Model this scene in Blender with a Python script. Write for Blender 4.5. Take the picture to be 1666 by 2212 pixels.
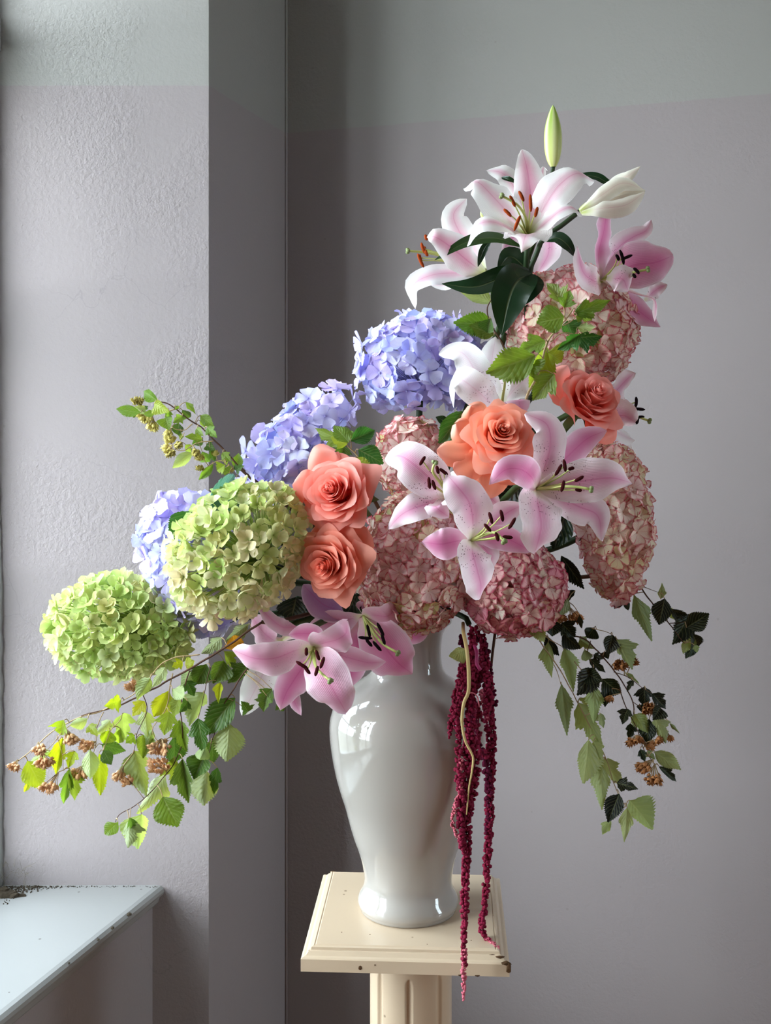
import bpy, math, random
from mathutils import Vector, Matrix, noise
for _o in list(bpy.data.objects): bpy.data.objects.remove(_o)
SC = bpy.context.scene
COL = SC.collection
PI = math.pi
# ------------------------------------------------------------------ camera
F = 2442.0                    # focal length in photograph pixels (1666 x 2212)
HX, HY, ZC = 833.0, 900.0, 1.60   # principal column, horizon row, eye height
cam = bpy.data.objects.new('camera', bpy.data.cameras.new('camera'))
COL.objects.link(cam)
cam.location = (0, 0, ZC); cam.rotation_euler = (PI / 2, 0, 0)
cam.data.sensor_width = 36; cam.data.sensor_fit = 'AUTO'
cam.data.lens = 36 * F / 2212
cam.data.shift_y = -(1106 - HY) / 2212
cam.data.clip_start = 0.02
SC.camera = cam
# ------------------------------------------------------------------ sky, exposure
SC.view_settings.view_transform = 'Standard'; SC.view_settings.look = 'None'
SC.view_settings.gamma = 1; SC.view_settings.use_curve_mapping = False
SC.view_settings.exposure = 1.24
SC.cycles.use_denoising = True
SC.cycles.transparent_max_bounces = 16
W = bpy.data.worlds.new('overcast_sky'); SC.world = W; W.use_nodes = True
_nt = W.node_tree; _bg = _nt.nodes['Background']
_bg.inputs[0].default_value = (0.76, 0.88, 1.0, 1)   # even overcast daylight
SKY = 8.0
_bg.inputs[1].default_value = SKY

SUN = bpy.data.lights.new('veiled_sun', 'SUN'); SUN.energy = 4.8; SUN.angle = math.radians(72); SUN.color = (1.0, 0.98, 0.95)
_so = bpy.data.objects.new('veiled_sun', SUN); COL.objects.link(_so)
_so.rotation_euler = Vector((0.66, 0.58, -0.04)).to_track_quat('-Z', 'Y').to_euler()   # bright thin cloud beyond the window

def s2l(c):
    def f(x):
        x /= 255.0
        return x / 12.92 if x <= 0.04045 else ((x + 0.055) / 1.055) ** 2.4
    return tuple(f(x) for x in c)
def s4(c): return s2l(c) + (1.0,)
def mixc(a, b, t): return tuple(a[i] + (b[i] - a[i]) * t for i in range(3))
def P(px, py, d):
    return Vector(((px - HX) / F * d, d, ZC + (HY - py) / F * d))
# positions measured on enlarged tiles of the photograph
def tile(x0, y0, s): return lambda x, y: (x0 + x / s, y0 + y / s)
c1 = tile(850, 200, 2.563); c2 = tile(750, 640, 2.38); c3 = tile(230, 820, 2.644); c4 = tile(0, 1180, 2.687)
c5 = tile(480, 1240, 2.603); c6 = tile(1080, 1150, 3.16); c8 = tile(960, 1340, 6.146); c9 = tile(230, 830, 5.374)
c0 = lambda x, y: (x, y)
SCALE = {c1: 2.563, c2: 2.38, c3: 2.644, c4: 2.687, c5: 2.603, c6: 3.16, c8: 6.146, c9: 5.374, c0: 1.0}

# ------------------------------------------------------------------ materials
def newmat(name):
    m = bpy.data.materials.new(name); m.use_nodes = True
    nt = m.node_tree; nt.nodes.clear()
    return m, nt
class N:
    """tiny node helper"""
    def __init__(s, nt): s.nt = nt
    def add(s, t, **k):
        n = s.nt.nodes.new(t)
        for a, b in k.items(): setattr(n, a, b)
        return n
    def link(s, a, b): s.nt.links.new(a, b)
    def put(s, inp, v):
        if hasattr(v, 'is_linked'): s.nt.links.new(v, inp)
        else: inp.default_value = v
    def math(s, op, a, b=0.0, c=0.0, clamp=False):
        n = s.add('ShaderNodeMath', operation=op, use_clamp=clamp)
        s.put(n.inputs[0], a); s.put(n.inputs[1], b); s.put(n.inputs[2], c)
        return n.outputs[0]
    def mix(s, f, a, b):
        n = s.add('ShaderNodeMix', data_type='RGBA')
        s.put(n.inputs[0], f); s.put(n.inputs[6], a); s.put(n.inputs[7], b)
        return n.outputs[2]
    def smooth(s, x, lo, hi, a=0.0, b=1.0):
        n = s.add('ShaderNodeMapRange', interpolation_type='SMOOTHSTEP')
        s.put(n.inputs[0], x); s.put(n.inputs[1], lo); s.put(n.inputs[2], hi); s.put(n.inputs[3], a); s.put(n.inputs[4], b)
        return n.outputs[0]
    def noise(s, scale, detail=2, vec=None, rough=0.5):
        n = s.add('ShaderNodeTexNoise'); n.inputs['Scale'].default_value = scale; n.inputs['Detail'].default_value = detail
        n.inputs['Roughness'].default_value = rough
        if vec is not None: s.link(vec, n.inputs['Vector'])
        return n.outputs[0]
    def bump(s, h, strength=0.2, dist=0.002, normal=None):
        n = s.add('ShaderNodeBump'); n.inputs['Strength'].default_value = strength; n.inputs['Distance'].default_value = dist
        s.link(h, n.inputs['Height'])
        if normal is not None: s.link(normal, n.inputs['Normal'])
        return n.outputs[0]
    def uv(s):
        n = s.add('ShaderNodeUVMap', uv_map='uv'); x = s.add('ShaderNodeSeparateXYZ'); s.link(n.outputs[0], x.inputs[0])
        return n.outputs[0], x.outputs[0], x.outputs[1]
    def surface(s, col, rough=0.5, spec=0.3, trans=0.0, tcol=None, bump=None, coat=0.0):
        p = s.add('ShaderNodeBsdfPrincipled')
        s.put(p.inputs['Base Color'], col); s.put(p.inputs['Roughness'], rough)
        p.inputs['Specular IOR Level'].default_value = spec
        p.inputs['Coat Weight'].default_value = coat; p.inputs['Coat Roughness'].default_value = 0.03
        if bump is not None: s.link(bump, p.inputs['Normal'])
        o = s.add('ShaderNodeOutputMaterial')
        if trans > 0:
            t = s.add('ShaderNodeBsdfTranslucent'); s.put(t.inputs[0], tcol if tcol is not None else col)
            m = s.add('ShaderNodeMixShader'); m.inputs[0].default_value = trans
            s.link(p.outputs[0], m.inputs[1]); s.link(t.outputs[0], m.inputs[2]); s.link(m.outputs[0], o.inputs[0])
        else: s.link(p.outputs[0], o.inputs[0])
        return p

def plain(name, rgb, rough=0.5, spec=0.3, trans=0.0, var=0.0, vscale=60, coat=0.0):
    m, nt = newmat(name); n = N(nt); c = s4(rgb)
    if var:
        tc = n.add('ShaderNodeTexCoord').outputs['Object']
        f = n.noise(vscale, 3, tc)
        c = n.mix(f, tuple(x * (1 - var) for x in c[:3]) + (1,), tuple(min(1, x * (1 + var)) for x in c[:3]) + (1,))
    n.surface(c, rough, spec, trans, coat=coat)
    return m

BORDER = ZC + 0.6015
def wall_mat(name, lower, upper, crack=False, bumpy=1.0):
    m, nt = newmat(name); n = N(nt)
    g = n.add('ShaderNodeNewGeometry'); pos = g.outputs['Position']
    xyz = n.add('ShaderNodeSeparateXYZ'); n.link(pos, xyz.inputs[0])
    wob = n.noise(30, 2, pos)
    z = n.math('ADD', xyz.outputs[2], n.math('MULTIPLY', n.math('SUBTRACT', wob, 0.5), 0.004))
    f = n.smooth(z, BORDER - 0.0012, BORDER + 0.0012)
    big = n.noise(2.2, 3, pos)
    lo = n.mix(big, tuple(x * 0.95 for x in s4(lower)[:3]) + (1,), s4(lower))
    up = n.mix(big, tuple(x * 0.95 for x in s4(upper)[:3]) + (1,), s4(upper))
    c = n.mix(f, lo, up)
    # scuffs: few small darker specks
    v = n.add('ShaderNodeTexVoronoi'); v.inputs['Scale'].default_value = 9; n.link(pos, v.inputs['Vector'])
    sp = n.math('MULTIPLY', n.smooth(v.outputs['Distance'], 0.012, 0.03, 1, 0), 0.35)
    c = n.mix(sp, c, s4((120, 112, 112)))
    h1 = n.noise(140, 3, pos, 0.55); h2 = n.noise(260, 2, pos); patch = n.smooth(n.noise(3.1, 2, pos), 0.42, 0.62)
    h = n.math('ADD', n.math('MULTIPLY', h1, n.math('ADD', n.math('MULTIPLY', patch, 1.1), 0.3)), n.math('MULTIPLY', h2, 0.15))
    h = n.math('MULTIPLY', h, n.smooth(xyz.outputs[0], -.33, -.31, 1.2, .5))   # the reveal was left rougher than the walls
    if crack:
        d = n.add('ShaderNodeTexNoise'); d.inputs['Scale'].default_value = 9; d.inputs['Detail'].default_value = 4; n.link(pos, d.inputs['Vector'])
        va = n.add('ShaderNodeVectorMath', operation='MULTIPLY_ADD'); n.link(d.outputs[1], va.inputs[0]); va.inputs[1].default_value = (.12, .12, .12); n.link(pos, va.inputs[2])
        ve = n.add('ShaderNodeTexVoronoi', feature='DISTANCE_TO_EDGE'); ve.inputs['Scale'].default_value = 3.6; n.link(va.outputs[0], ve.inputs['Vector'])
        line = n.smooth(ve.outputs['Distance'], 0.001, 0.0045, 1, 0)
        line = n.math('MULTIPLY', line, n.smooth(n.noise(2.4, 1, pos), 0.50, 0.58))
        line = n.math('MULTIPLY', line, n.smooth(xyz.outputs[0], -.36, -.34, 1, 0))
        c = n.mix(n.math('MULTIPLY', line, 0.22), c, s4((110, 105, 110)))
    b = n.bump(h, 0.5 * bumpy, 0.0038)
    n.surface(c, 0.75, 0.2, bump=b)
    return m

M = {}
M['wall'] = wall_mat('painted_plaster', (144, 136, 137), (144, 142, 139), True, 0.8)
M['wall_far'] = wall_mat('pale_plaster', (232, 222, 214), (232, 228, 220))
M['ceiling'] = plain('ceiling_paint', (240, 236, 230), 0.8, 0.1)
M['ground'] = plain('gravel_yard', (120, 118, 108), 0.9, 0.1, var=.3, vscale=3)
M['floor'] = plain('oak_boards', (168, 114, 74), 0.45, 0.4, var=0.25, vscale=8)
M['glasspane'], _t = newmat('window_glass')
_n = N(_t); _tr = _n.add('ShaderNodeBsdfTransparent'); _tr.inputs[0].default_value = (.95, .97, .96, 1)
_gl = _n.add('ShaderNodeBsdfGlossy'); _gl.inputs['Roughness'].default_value = 0.02
_mx = _n.add('ShaderNodeMixShader'); _mx.inputs[0].default_value = .05; _n.link(_tr.outputs[0], _mx.inputs[1]); _n.link(_gl.outputs[0], _mx.inputs[2])
_n.link(_mx.outputs[0], _n.add('ShaderNodeOutputMaterial').inputs[0])
def worn_paint(name, rgb, chip, rough, amount, spec=0.4):
    """gloss paint chipped down to dark wood in a few small spots, mostly along edges"""
    m, nt = newmat(name); n = N(nt)
    g = n.add('ShaderNodeNewGeometry'); pos = g.outputs['Position']
    v = n.add('ShaderNodeTexVoronoi'); v.inputs['Scale'].default_value = 26; n.link(pos, v.inputs['Vector'])
    d = n.math('ADD', v.outputs['Distance'], n.math('MULTIPLY', n.noise(90, 3, pos), 0.12))
    chips = n.math('MULTIPLY', n.smooth(d, 0.10, 0.13, 1, 0), n.smooth(n.noise(14, 1, pos), 0.62 - amount, 0.66 - amount))
    v2 = n.add('ShaderNodeTexVoronoi'); v2.inputs['Scale'].default_value = 16; n.link(pos, v2.inputs['Vector'])
    dots = n.smooth(v2.outputs['Distance'], 0.025, 0.045, 0.6, 0)
    base = n.mix(n.noise(3, 3, pos), s4(rgb), tuple(x * 0.9 for x in s4(rgb)[:3]) + (1,))
    c = n.mix(n.math('MAXIMUM', chips, dots), base, s4(chip))
    n.surface(c, n.math('ADD', n.math('MULTIPLY', n.noise(12, 1, pos), 0.03), rough), spec, bump=n.bump(n.noise(9, 1, pos), 0.02, 0.001))
    return m
M['sill'] = worn_paint('white_gloss_paint', (146, 145, 143), (70, 62, 55), 0.22, 0.0)
M['pedestal'] = worn_paint('cream_gloss_paint', (208, 185, 158), (82, 60, 42), 0.24, 0.06)
M['porcelain'], _t = newmat('white_porcelain'); _n = N(_t)
_pos = _n.add('ShaderNodeNewGeometry').outputs['Position']
_n.surface(_n.mix(_n.noise(4, 2, _pos), s4((172, 165, 157)), s4((166, 159, 152))), 0.07, 0.55, bump=_n.bump(_n.noise(14, 1, _pos), 0.02, 0.004), coat=0.4)
M['dirt'] = plain('dark_dirt', (62, 54, 44), 0.9, 0.1, var=0.6, vscale=200)
M['web'] = plain('dusty_web', (120, 112, 98), 0.9, 0.1)

# ------------------------------------------------------------------ mesh helpers
def mesh(name, verts, faces, mat=None, uvs=None, smooth=True):
    me = bpy.data.meshes.new(name)
    me.from_pydata([tuple(v) for v in verts], [], faces)
    if uvs is not None:
        l = me.uv_layers.new(name='uv')
        vi = [0] * len(me.loops); me.loops.foreach_get('vertex_index', vi)
        flat = []
        for i in vi: flat += [uvs[i][0], uvs[i][1]]
        l.data.foreach_set('uv', flat)
    if smooth: me.polygons.foreach_set('use_smooth', [True] * len(me.polygons))
    if mat is not None: me.materials.append(mat)
    me.update()
    return me
def obj(name, me, parent=None, mw=None):
    o = bpy.data.objects.new(name, me); COL.objects.link(o)
    if parent is not None: o.parent = parent
    if mw is not None: o.matrix_basis = mw
    return o
def thing(name, label, cat, loc, group=None):
    o = bpy.data.objects.new(name, None); COL.objects.link(o); o.location = loc
    o.empty_display_size = 0.02
    o['label'] = label; o['category'] = cat
    if group: o['group'] = group
    return o
def struct(o): o['kind'] = 'structure'; return o
def local(verts, root): 
    r = root.location
    return [v - r for v in verts]
def part(name, root, vf, mat, parent=None):
    v, f, uv = (vf + (None,))[:3]
    return obj(name, mesh(name, local([Vector(x) for x in v], root), f, mat, uv), parent or root)
def join(*vfs):
    V, Fc, U = [], [], []
    for vf in vfs:
        n = len(V); V += vf[0]; Fc += [tuple(i + n for i in f) for f in vf[1]]
        U += vf[2] if len(vf) > 2 and vf[2] is not None else [(0.5, 0.5)] * len(vf[0])
    return V, Fc, U
def gridf(nu, nv, fn):
    """fn(u,v)->Vector, u,v in 0..1; returns verts, faces, uvs"""
    V, U, Fc = [], [], []
    for i in range(nu + 1):
        for j in range(nv + 1):
            u, v = i / nu, j / nv
            V.append(fn(u, v)); U.append((u, v))
    for i in range(nu):
        for j in range(nv):
            a = i * (nv + 1) + j
            Fc.append((a, a + 1, a + nv + 2, a + nv + 1))
    return V, Fc, U
def spline(pts, n):
    """Catmull-Rom through pts, n+1 samples"""
    pts = [Vector(p) for p in pts]
    if len(pts) == 2: return [pts[0].lerp(pts[1], i / n) for i in range(n + 1)]
    ext = [pts[0] * 2 - pts[1]] + pts + [pts[-1] * 2 - pts[-2]]
    L = [0.0]
    for a, b in zip(pts, pts[1:]): L.append(L[-1] + (b - a).length)
    out = []
    for i in range(n + 1):
        s = L[-1] * i / n; k = 0
        while k < len(pts) - 2 and s > L[k + 1]: k += 1
        t = (s - L[k]) / max(1e-9, L[k + 1] - L[k])
        p0, p1, p2, p3 = ext[k:k + 4]
        out.append(0.5 * ((2 * p1) + (p2 - p0) * t + (2 * p0 - 5 * p1 + 4 * p2 - p3) * t * t + (3 * p1 - p0 - 3 * p2 + p3) * t ** 3))
    return out
def lut(tab, t):
    """smooth monotone-ish interpolation through (t, value) pairs"""
    n = len(tab)
    for i in range(n - 1):
        if t <= tab[i + 1][0]:
            (a, x), (b, y) = tab[i], tab[i + 1]; h = b - a; k = (t - a) / h; d = (y - x) / h
            d0 = d if i == 0 else (x - tab[i - 1][1]) / (a - tab[i - 1][0])
            d1 = d if i == n - 2 else (tab[i + 2][1] - y) / (tab[i + 2][0] - b)
            m0 = 0 if d0 * d <= 0 else 2 * d0 * d / (d0 + d); m1 = 0 if d1 * d <= 0 else 2 * d1 * d / (d1 + d)
            return (1 + 2 * k) * (1 - k) ** 2 * x + k * (1 - k) ** 2 * h * m0 + k * k * (3 - 2 * k) * y + k * k * (k - 1) * h * m1
    return tab[-1][1]
def tube(pts, r0, r1=None, sides=6, rad=None):
    r1 = r0 if r1 is None else r1
    n = len(pts) - 1; V, Fc = [], []
    ref = None
    for i, p in enumerate(pts):
        T = (pts[min(n, i + 1)] - pts[max(0, i - 1)]).normalized()
        if ref is None:
            ref = T.cross(Vector((0.3, 0.9, 0.2)))
            if ref.length < 1e-3: ref = T.cross(Vector((1, 0, 0)))
        ref = (ref - T * ref.dot(T)).normalized(); B = T.cross(ref)
        r = rad[i] if rad else r0 + (r1 - r0) * i / n
        for k in range(sides):
            a = 2 * PI * k / sides
            V.append(p + (ref * math.cos(a) + B * math.sin(a)) * r)
    for i in range(n):
        for k in range(sides):
            a, b = i * sides + k, i * sides + (k + 1) % sides
            Fc.append((a, b, b + sides, a + sides))
    Fc.append(tuple(range(sides))[::-1]); Fc.append(tuple(range(n * sides, (n + 1) * sides)))
    return V, Fc, [(0.5, 0.5)] * len(V)
def lathe(prof, seg, c):
    V, Fc = [], []
    for r, z in prof:
        for k in range(seg):
            a = 2 * PI * k / seg
            V.append(Vector((c[0] + r * math.cos(a), c[1] + r * math.sin(a), c[2] + z)))
    for i in range(len(prof) - 1):
        for k in range(seg):
            a, b = i * seg + k, i * seg + (k + 1) % seg
            Fc.append((a, b, b + seg, a + seg))
    return V, Fc
_ico = None
def ball(c, r, stretch=None):
    """12-vertex ball"""
    global _ico
    if _ico is None:
        g = (1 + 5 ** .5) / 2
        v = [Vector(p).normalized() for p in [(-1, g, 0), (1, g, 0), (-1, -g, 0), (1, -g, 0), (0, -1, g), (0, 1, g), (0, -1, -g), (0, 1, -g), (g, 0, -1), (g, 0, 1), (-g, 0, -1), (-g, 0, 1)]]
        f = [(0, 11, 5), (0, 5, 1), (0, 1, 7), (0, 7, 10), (0, 10, 11), (1, 5, 9), (5, 11, 4), (11, 10, 2), (10, 7, 6), (7, 1, 8), (3, 9, 4), (3, 4, 2), (3, 2, 6), (3, 6, 8), (3, 8, 9), (4, 9, 5), (2, 4, 11), (6, 2, 10), (8, 6, 7), (9, 8, 1)]
        _ico = (v, f)
    return [c + p * r for p in _ico[0]], _ico[1], [(0.5, 0.5)] * 12
def prism(foot, z0, z1):
    n = len(foot)
    V = [Vector((x, y, z0)) for x, y in foot] + [Vector((x, y, z1)) for x, y in foot]
    Fc = [tuple(range(n))[::-1], tuple(range(n, 2 * n))] + [(i, (i + 1) % n, n + (i + 1) % n, n + i) for i in range(n)]
    return V, Fc
def frame(axis, hint=Vector((0, 0, 1))):
    z = axis.normalized(); x = hint.cross(z)
    if x.length < 1e-3: x = Vector((1, 0, 0)).cross(z)
    x.normalize(); y = z.cross(x)
    return Matrix((x, y, z)).transposed()

# ------------------------------------------------------------------ the room
C0 = Vector((-0.212, 2.40)); E1 = Vector((0.9535, -0.3013)); E2 = Vector((-0.3013, -0.9535))
def R2(s, t): p = C0 + E1 * s + E2 * t; return (p.x, p.y)
def R3(s, t, z): p = C0 + E1 * s + E2 * t; return Vector((p.x, p.y, z))
FL, CE = 0.0, 3.35
SW, TW = 4.2, 5.4          # room width and length
SILL = ZC - 0.851; HEAD = ZC + 1.42; DEEP = 0.364; SPL = 0.115
wins = [(0.3628, 2.02)]
SIDE_WIN = (0.32, 0.92)     # second window, far across the room in the right wall
def room():
    w = M['wall']
    def st(name, feet, z0=FL, z1=CE, mat=w):
        parts = []
        for ft, a, b in [(f if isinstance(f, tuple) and len(f) == 3 and isinstance(f[0], list) else (f, z0, z1)) for f in feet]:
            parts.append(prism([R2(*q) for q in ft], a, b))
        v, f, _ = join(*parts)
        return struct(obj(name, mesh(name, v, f, mat, None, False)))
    st('floor', [[(-.6, -.2), (SW + .2, -.2), (SW + .2, TW + .2), (-.6, TW + .2)]], FL - .1, FL, M['floor'])
    st('ceiling', [[(-.6, -.2), (SW + .2, -.2), (SW + .2, TW + .2), (-.6, TW + .2)]], CE, CE + .1, M['ceiling'])
    st('wall_back', [[(-.6, -.2), (SW + .2, -.2), (SW + .2, 0), (-.6, 0)]])
    fa, fb = SIDE_WIN
    bx4 = lambda a, b: [(SW, a), (SW + .2, a), (SW + .2, b), (SW, b)]
    st('wall_right', [bx4(0, fa), bx4(fb, TW), (bx4(fa, fb), FL, SILL), (bx4(fa, fb), HEAD, CE)], mat=M['wall_far'])
    st('wall_front', [[(-.6, TW), (SW + .2, TW), (SW + .2, TW + .2), (-.6, TW + .2)]], mat=M['wall_far'])
    st('ground', [[(-30, -30), (-.8, -30), (-.8, 30), (-30, 30)], [(SW + .4, -30), (30, -30), (30, 30), (SW + .4, 30)]], -1.6, -1.5, M['ground'])
    side_window(fa, fb)
    feet = []
    piers = [(0.0, None, wins[0][0])] 
    a0 = 0.0
    for k, (a, b) in enumerate(wins + [(TW, None)]):
        # pier between the previous opening (ending at a0) and this one (starting at a)
        lo = [(-DEEP, a0 - SPL), (-.55, a0 - SPL)] if k > 0 else [(-.55, 0.0)]
        hi = [(-.55, a + SPL), (-DEEP, a + SPL)] if b else [(-.55, a)]
        feet.append(([(0, a0)] + lo + hi + [(0, a)], FL, CE))
        if b:
            k2 = 0.0975 / DEEP * SPL
            feet.append(([(-.0975, a + k2), (-DEEP, a + SPL), (-.55, a + SPL), (-.55, b - SPL), (-DEEP, b - SPL), (-.0975, b - k2)], FL, SILL - .03))
            feet.append(([(0, a), (-DEEP, a + SPL), (-.55, a + SPL), (-.55, b - SPL), (-DEEP, b - SPL), (0, b)], HEAD, CE))
        a0 = b
    st('wall_left', feet)
    for k, (a, b) in enumerate(wins):
        win(k + 1, a + SPL, b - SPL, a, b)
    # soft rounded plaster bead down the room corner
    cor = tube([R3(.002, .002, FL), R3(.002, .002, CE)], .003, sides=8)
    struct(obj('trim_1', mesh('trim_1', cor[0], cor[1], w)))

def portal(k, loc, zz, w, h):
    L = bpy.data.lights.new('sky_portal_%d' % k, 'AREA'); L.shape = 'RECTANGLE'; L.size = w; L.size_y = h; L.cycles.is_portal = True
    lo = bpy.data.objects.new('sky_portal_%d' % k, L); COL.objects.link(lo)
    xx = Vector((0, 0, 1)).cross(zz)
    lo.matrix_world = Matrix.Translation(loc) @ Matrix((xx, Vector((0, 0, 1)), zz)).transposed().to_4x4()
def side_window(a, b):
    root = bpy.data.objects.new('window_2', None); COL.objects.link(root); struct(root); root.location = R3(SW, a, SILL)
    def pt(name, bars, mat):
        v, f, _ = join(*bars); obj(name, mesh(name, local(v, root), f, mat, None, False), root)
    m = (a + b) / 2; z0, z1 = SILL, HEAD; s0, s1 = SW + .07, SW + .12
    pt('window_frame', [bar(s0, s1, a, a + .05, z0, z1), bar(s0, s1, b - .05, b, z0, z1), bar(s0, s1, a, b, z0, z0 + .05), bar(s0, s1, a, b, z1 - .05, z1)], M['sill'])
    pt('glazing_bar', [bar(s0 + .01, s1 - .01, a, b, z0 + (z1 - z0) * q - .012, z0 + (z1 - z0) * q + .012) for q in (.33, .67)] + [bar(s0 + .01, s1 - .01, m - .012, m + .012, z0, z1)], M['sill'])
    pt('pane', [bar(s0 + .02, s0 + .024, a + .02, b - .02, z0 + .02, z1 - .02)], M['glasspane'])
    pt('sill', [bar(SW - .05, SW + .1, a - .04, b + .04, z0 - .03, z0)], M['sill'])
    portal(2, R3(SW + .16, m, (z0 + z1) / 2), Vector((E1.x, E1.y, 0)), b - a, z1 - z0)
def bar(s0, s1, t0, t1, z0, z1): return prism([R2(s0, t0), R2(s1, t0), R2(s1, t1), R2(s0, t1)], z0, z1)
def win(k, t0, t1, a, b):
    wm = M['sill']
    root = bpy.data.objects.new('window_%d' % k, None); COL.objects.link(root); struct(root)
    root.location = R3(-DEEP, t0, SILL)
    s0, s1 = -DEEP - .06, -DEEP - .005
    z0, z1 = SILL, HEAD
    tm = (t0 + t1) / 2; tz = z0 + (z1 - z0) * .68
    def pt(name, bars, mat):
        v, f, _ = join(*bars); o = obj(name, mesh(name, local(v, root), f, mat, None, False), root); return o
    pt('window_frame', [bar(s0, s1, t0, t0 + .05, z0, z1), bar(s0, s1, t1 - .05, t1, z0, z1), bar(s0, s1, t0, t1, z0, z0 + .06),
                        bar(s0, s1, t0, t1, z1 - .05, z1), bar(s0, s1 + .01, tm - .035, tm + .035, z0, z1), bar(s0, s1 + .01, t0, t1, tz - .03, tz + .03)], wm)
    bars = []
    for q in range(2):
        ta, tb = (t0 + .05, tm - .035) if q == 0 else (tm + .035, t1 - .05)
        for zz in (z0 + (tz - z0) * .36, z0 + (tz - z0) * .69): bars.append(bar(s0 + .015, s1 - .012, ta, tb, zz - .011, zz + .011))
        bars.append(bar(s0 + .015, s1 - .012, (ta + tb) / 2 - .011, (ta + tb) / 2 + .011, z0, z1))
    pt('glazing_bar', bars, wm)
    pt('pane', [bar(s0 + .026, s0 + .030, t0 + .02, t1 - .02, z0 + .02, z1 - .02)], M['glasspane'])
    # moulded sill board
    prof = [(-DEEP - .05, -.045), (-DEEP - .05, 0), (-.090, 0), (-.083, -.0015), (-.078, -.006), (-.0765, -.0115), (-.079, -.017), (-.085, -.0195),
            (-.0855, -.024), (-.0875, -.031), (-.0925, -.037), (-.0975, -.041), (-.0995, -.045)]
    def tt(s, side): 
        q = min(1, max(0, -s / DEEP)); return (a + SPL * q - .004) if side == 0 else (b - SPL * q + .004)
    V, Fc = [], []
    n = len(prof); steps = 24
    for i in range(steps + 1):
        for s, z in prof:
            t = tt(s, 0) + (tt(s, 1) - tt(s, 0)) * i / steps
            V.append(R3(s, t, SILL + z))
    for i in range(steps):
        for j in range(n):
            x, y = i * n + j, i * n + (j + 1) % n
            Fc.append((x, y, y + n, x + n))
    Fc += [tuple(range(n))[::-1], tuple(range(steps * n, steps * n + n))]
    obj('sill', mesh('sill', local(V, root), Fc, wm, None, False), root)
    for tq, r in ((.5065, .0052), (.560, .0036), (.604, .0026), (.688, .0020)):
        vb, fb, _ = ball(Vector((0, 0, 0)), r)
        cpt = R3(-.0795, tq, SILL - .0035)
        o = obj('paint_chip', mesh('paint_chip', [cpt - root.location + Vector((p.x, p.y * 1.2, p.z * .55)) for p in vb], fb, M['dirt'], None, False), root)
    portal(1, R3(-DEEP - .09, (t0 + t1) / 2, (z0 + z1) / 2), -Vector((E1.x, E1.y, 0)), t1 - t0, z1 - z0)
    if k == 1:
        # lump of crumbled plaster running up the inner corner of the frame
        rng = random.Random(4)
        pts = [R3(-DEEP + .002, t0 + .002 + rng.uniform(-.002, .002), z0 + .73 * i / 60) for i in range(61)]
        v, f, u = tube(pts, .012, sides=7, rad=[.007 * min(1, .15 + (60 - i) / 20) + .0025 * noise.noise(p * 40) for i, p in enumerate(pts)])
        obj('plaster_bead', mesh('plaster_bead', local(v, root), f, M['sill']), root)
room()
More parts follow.
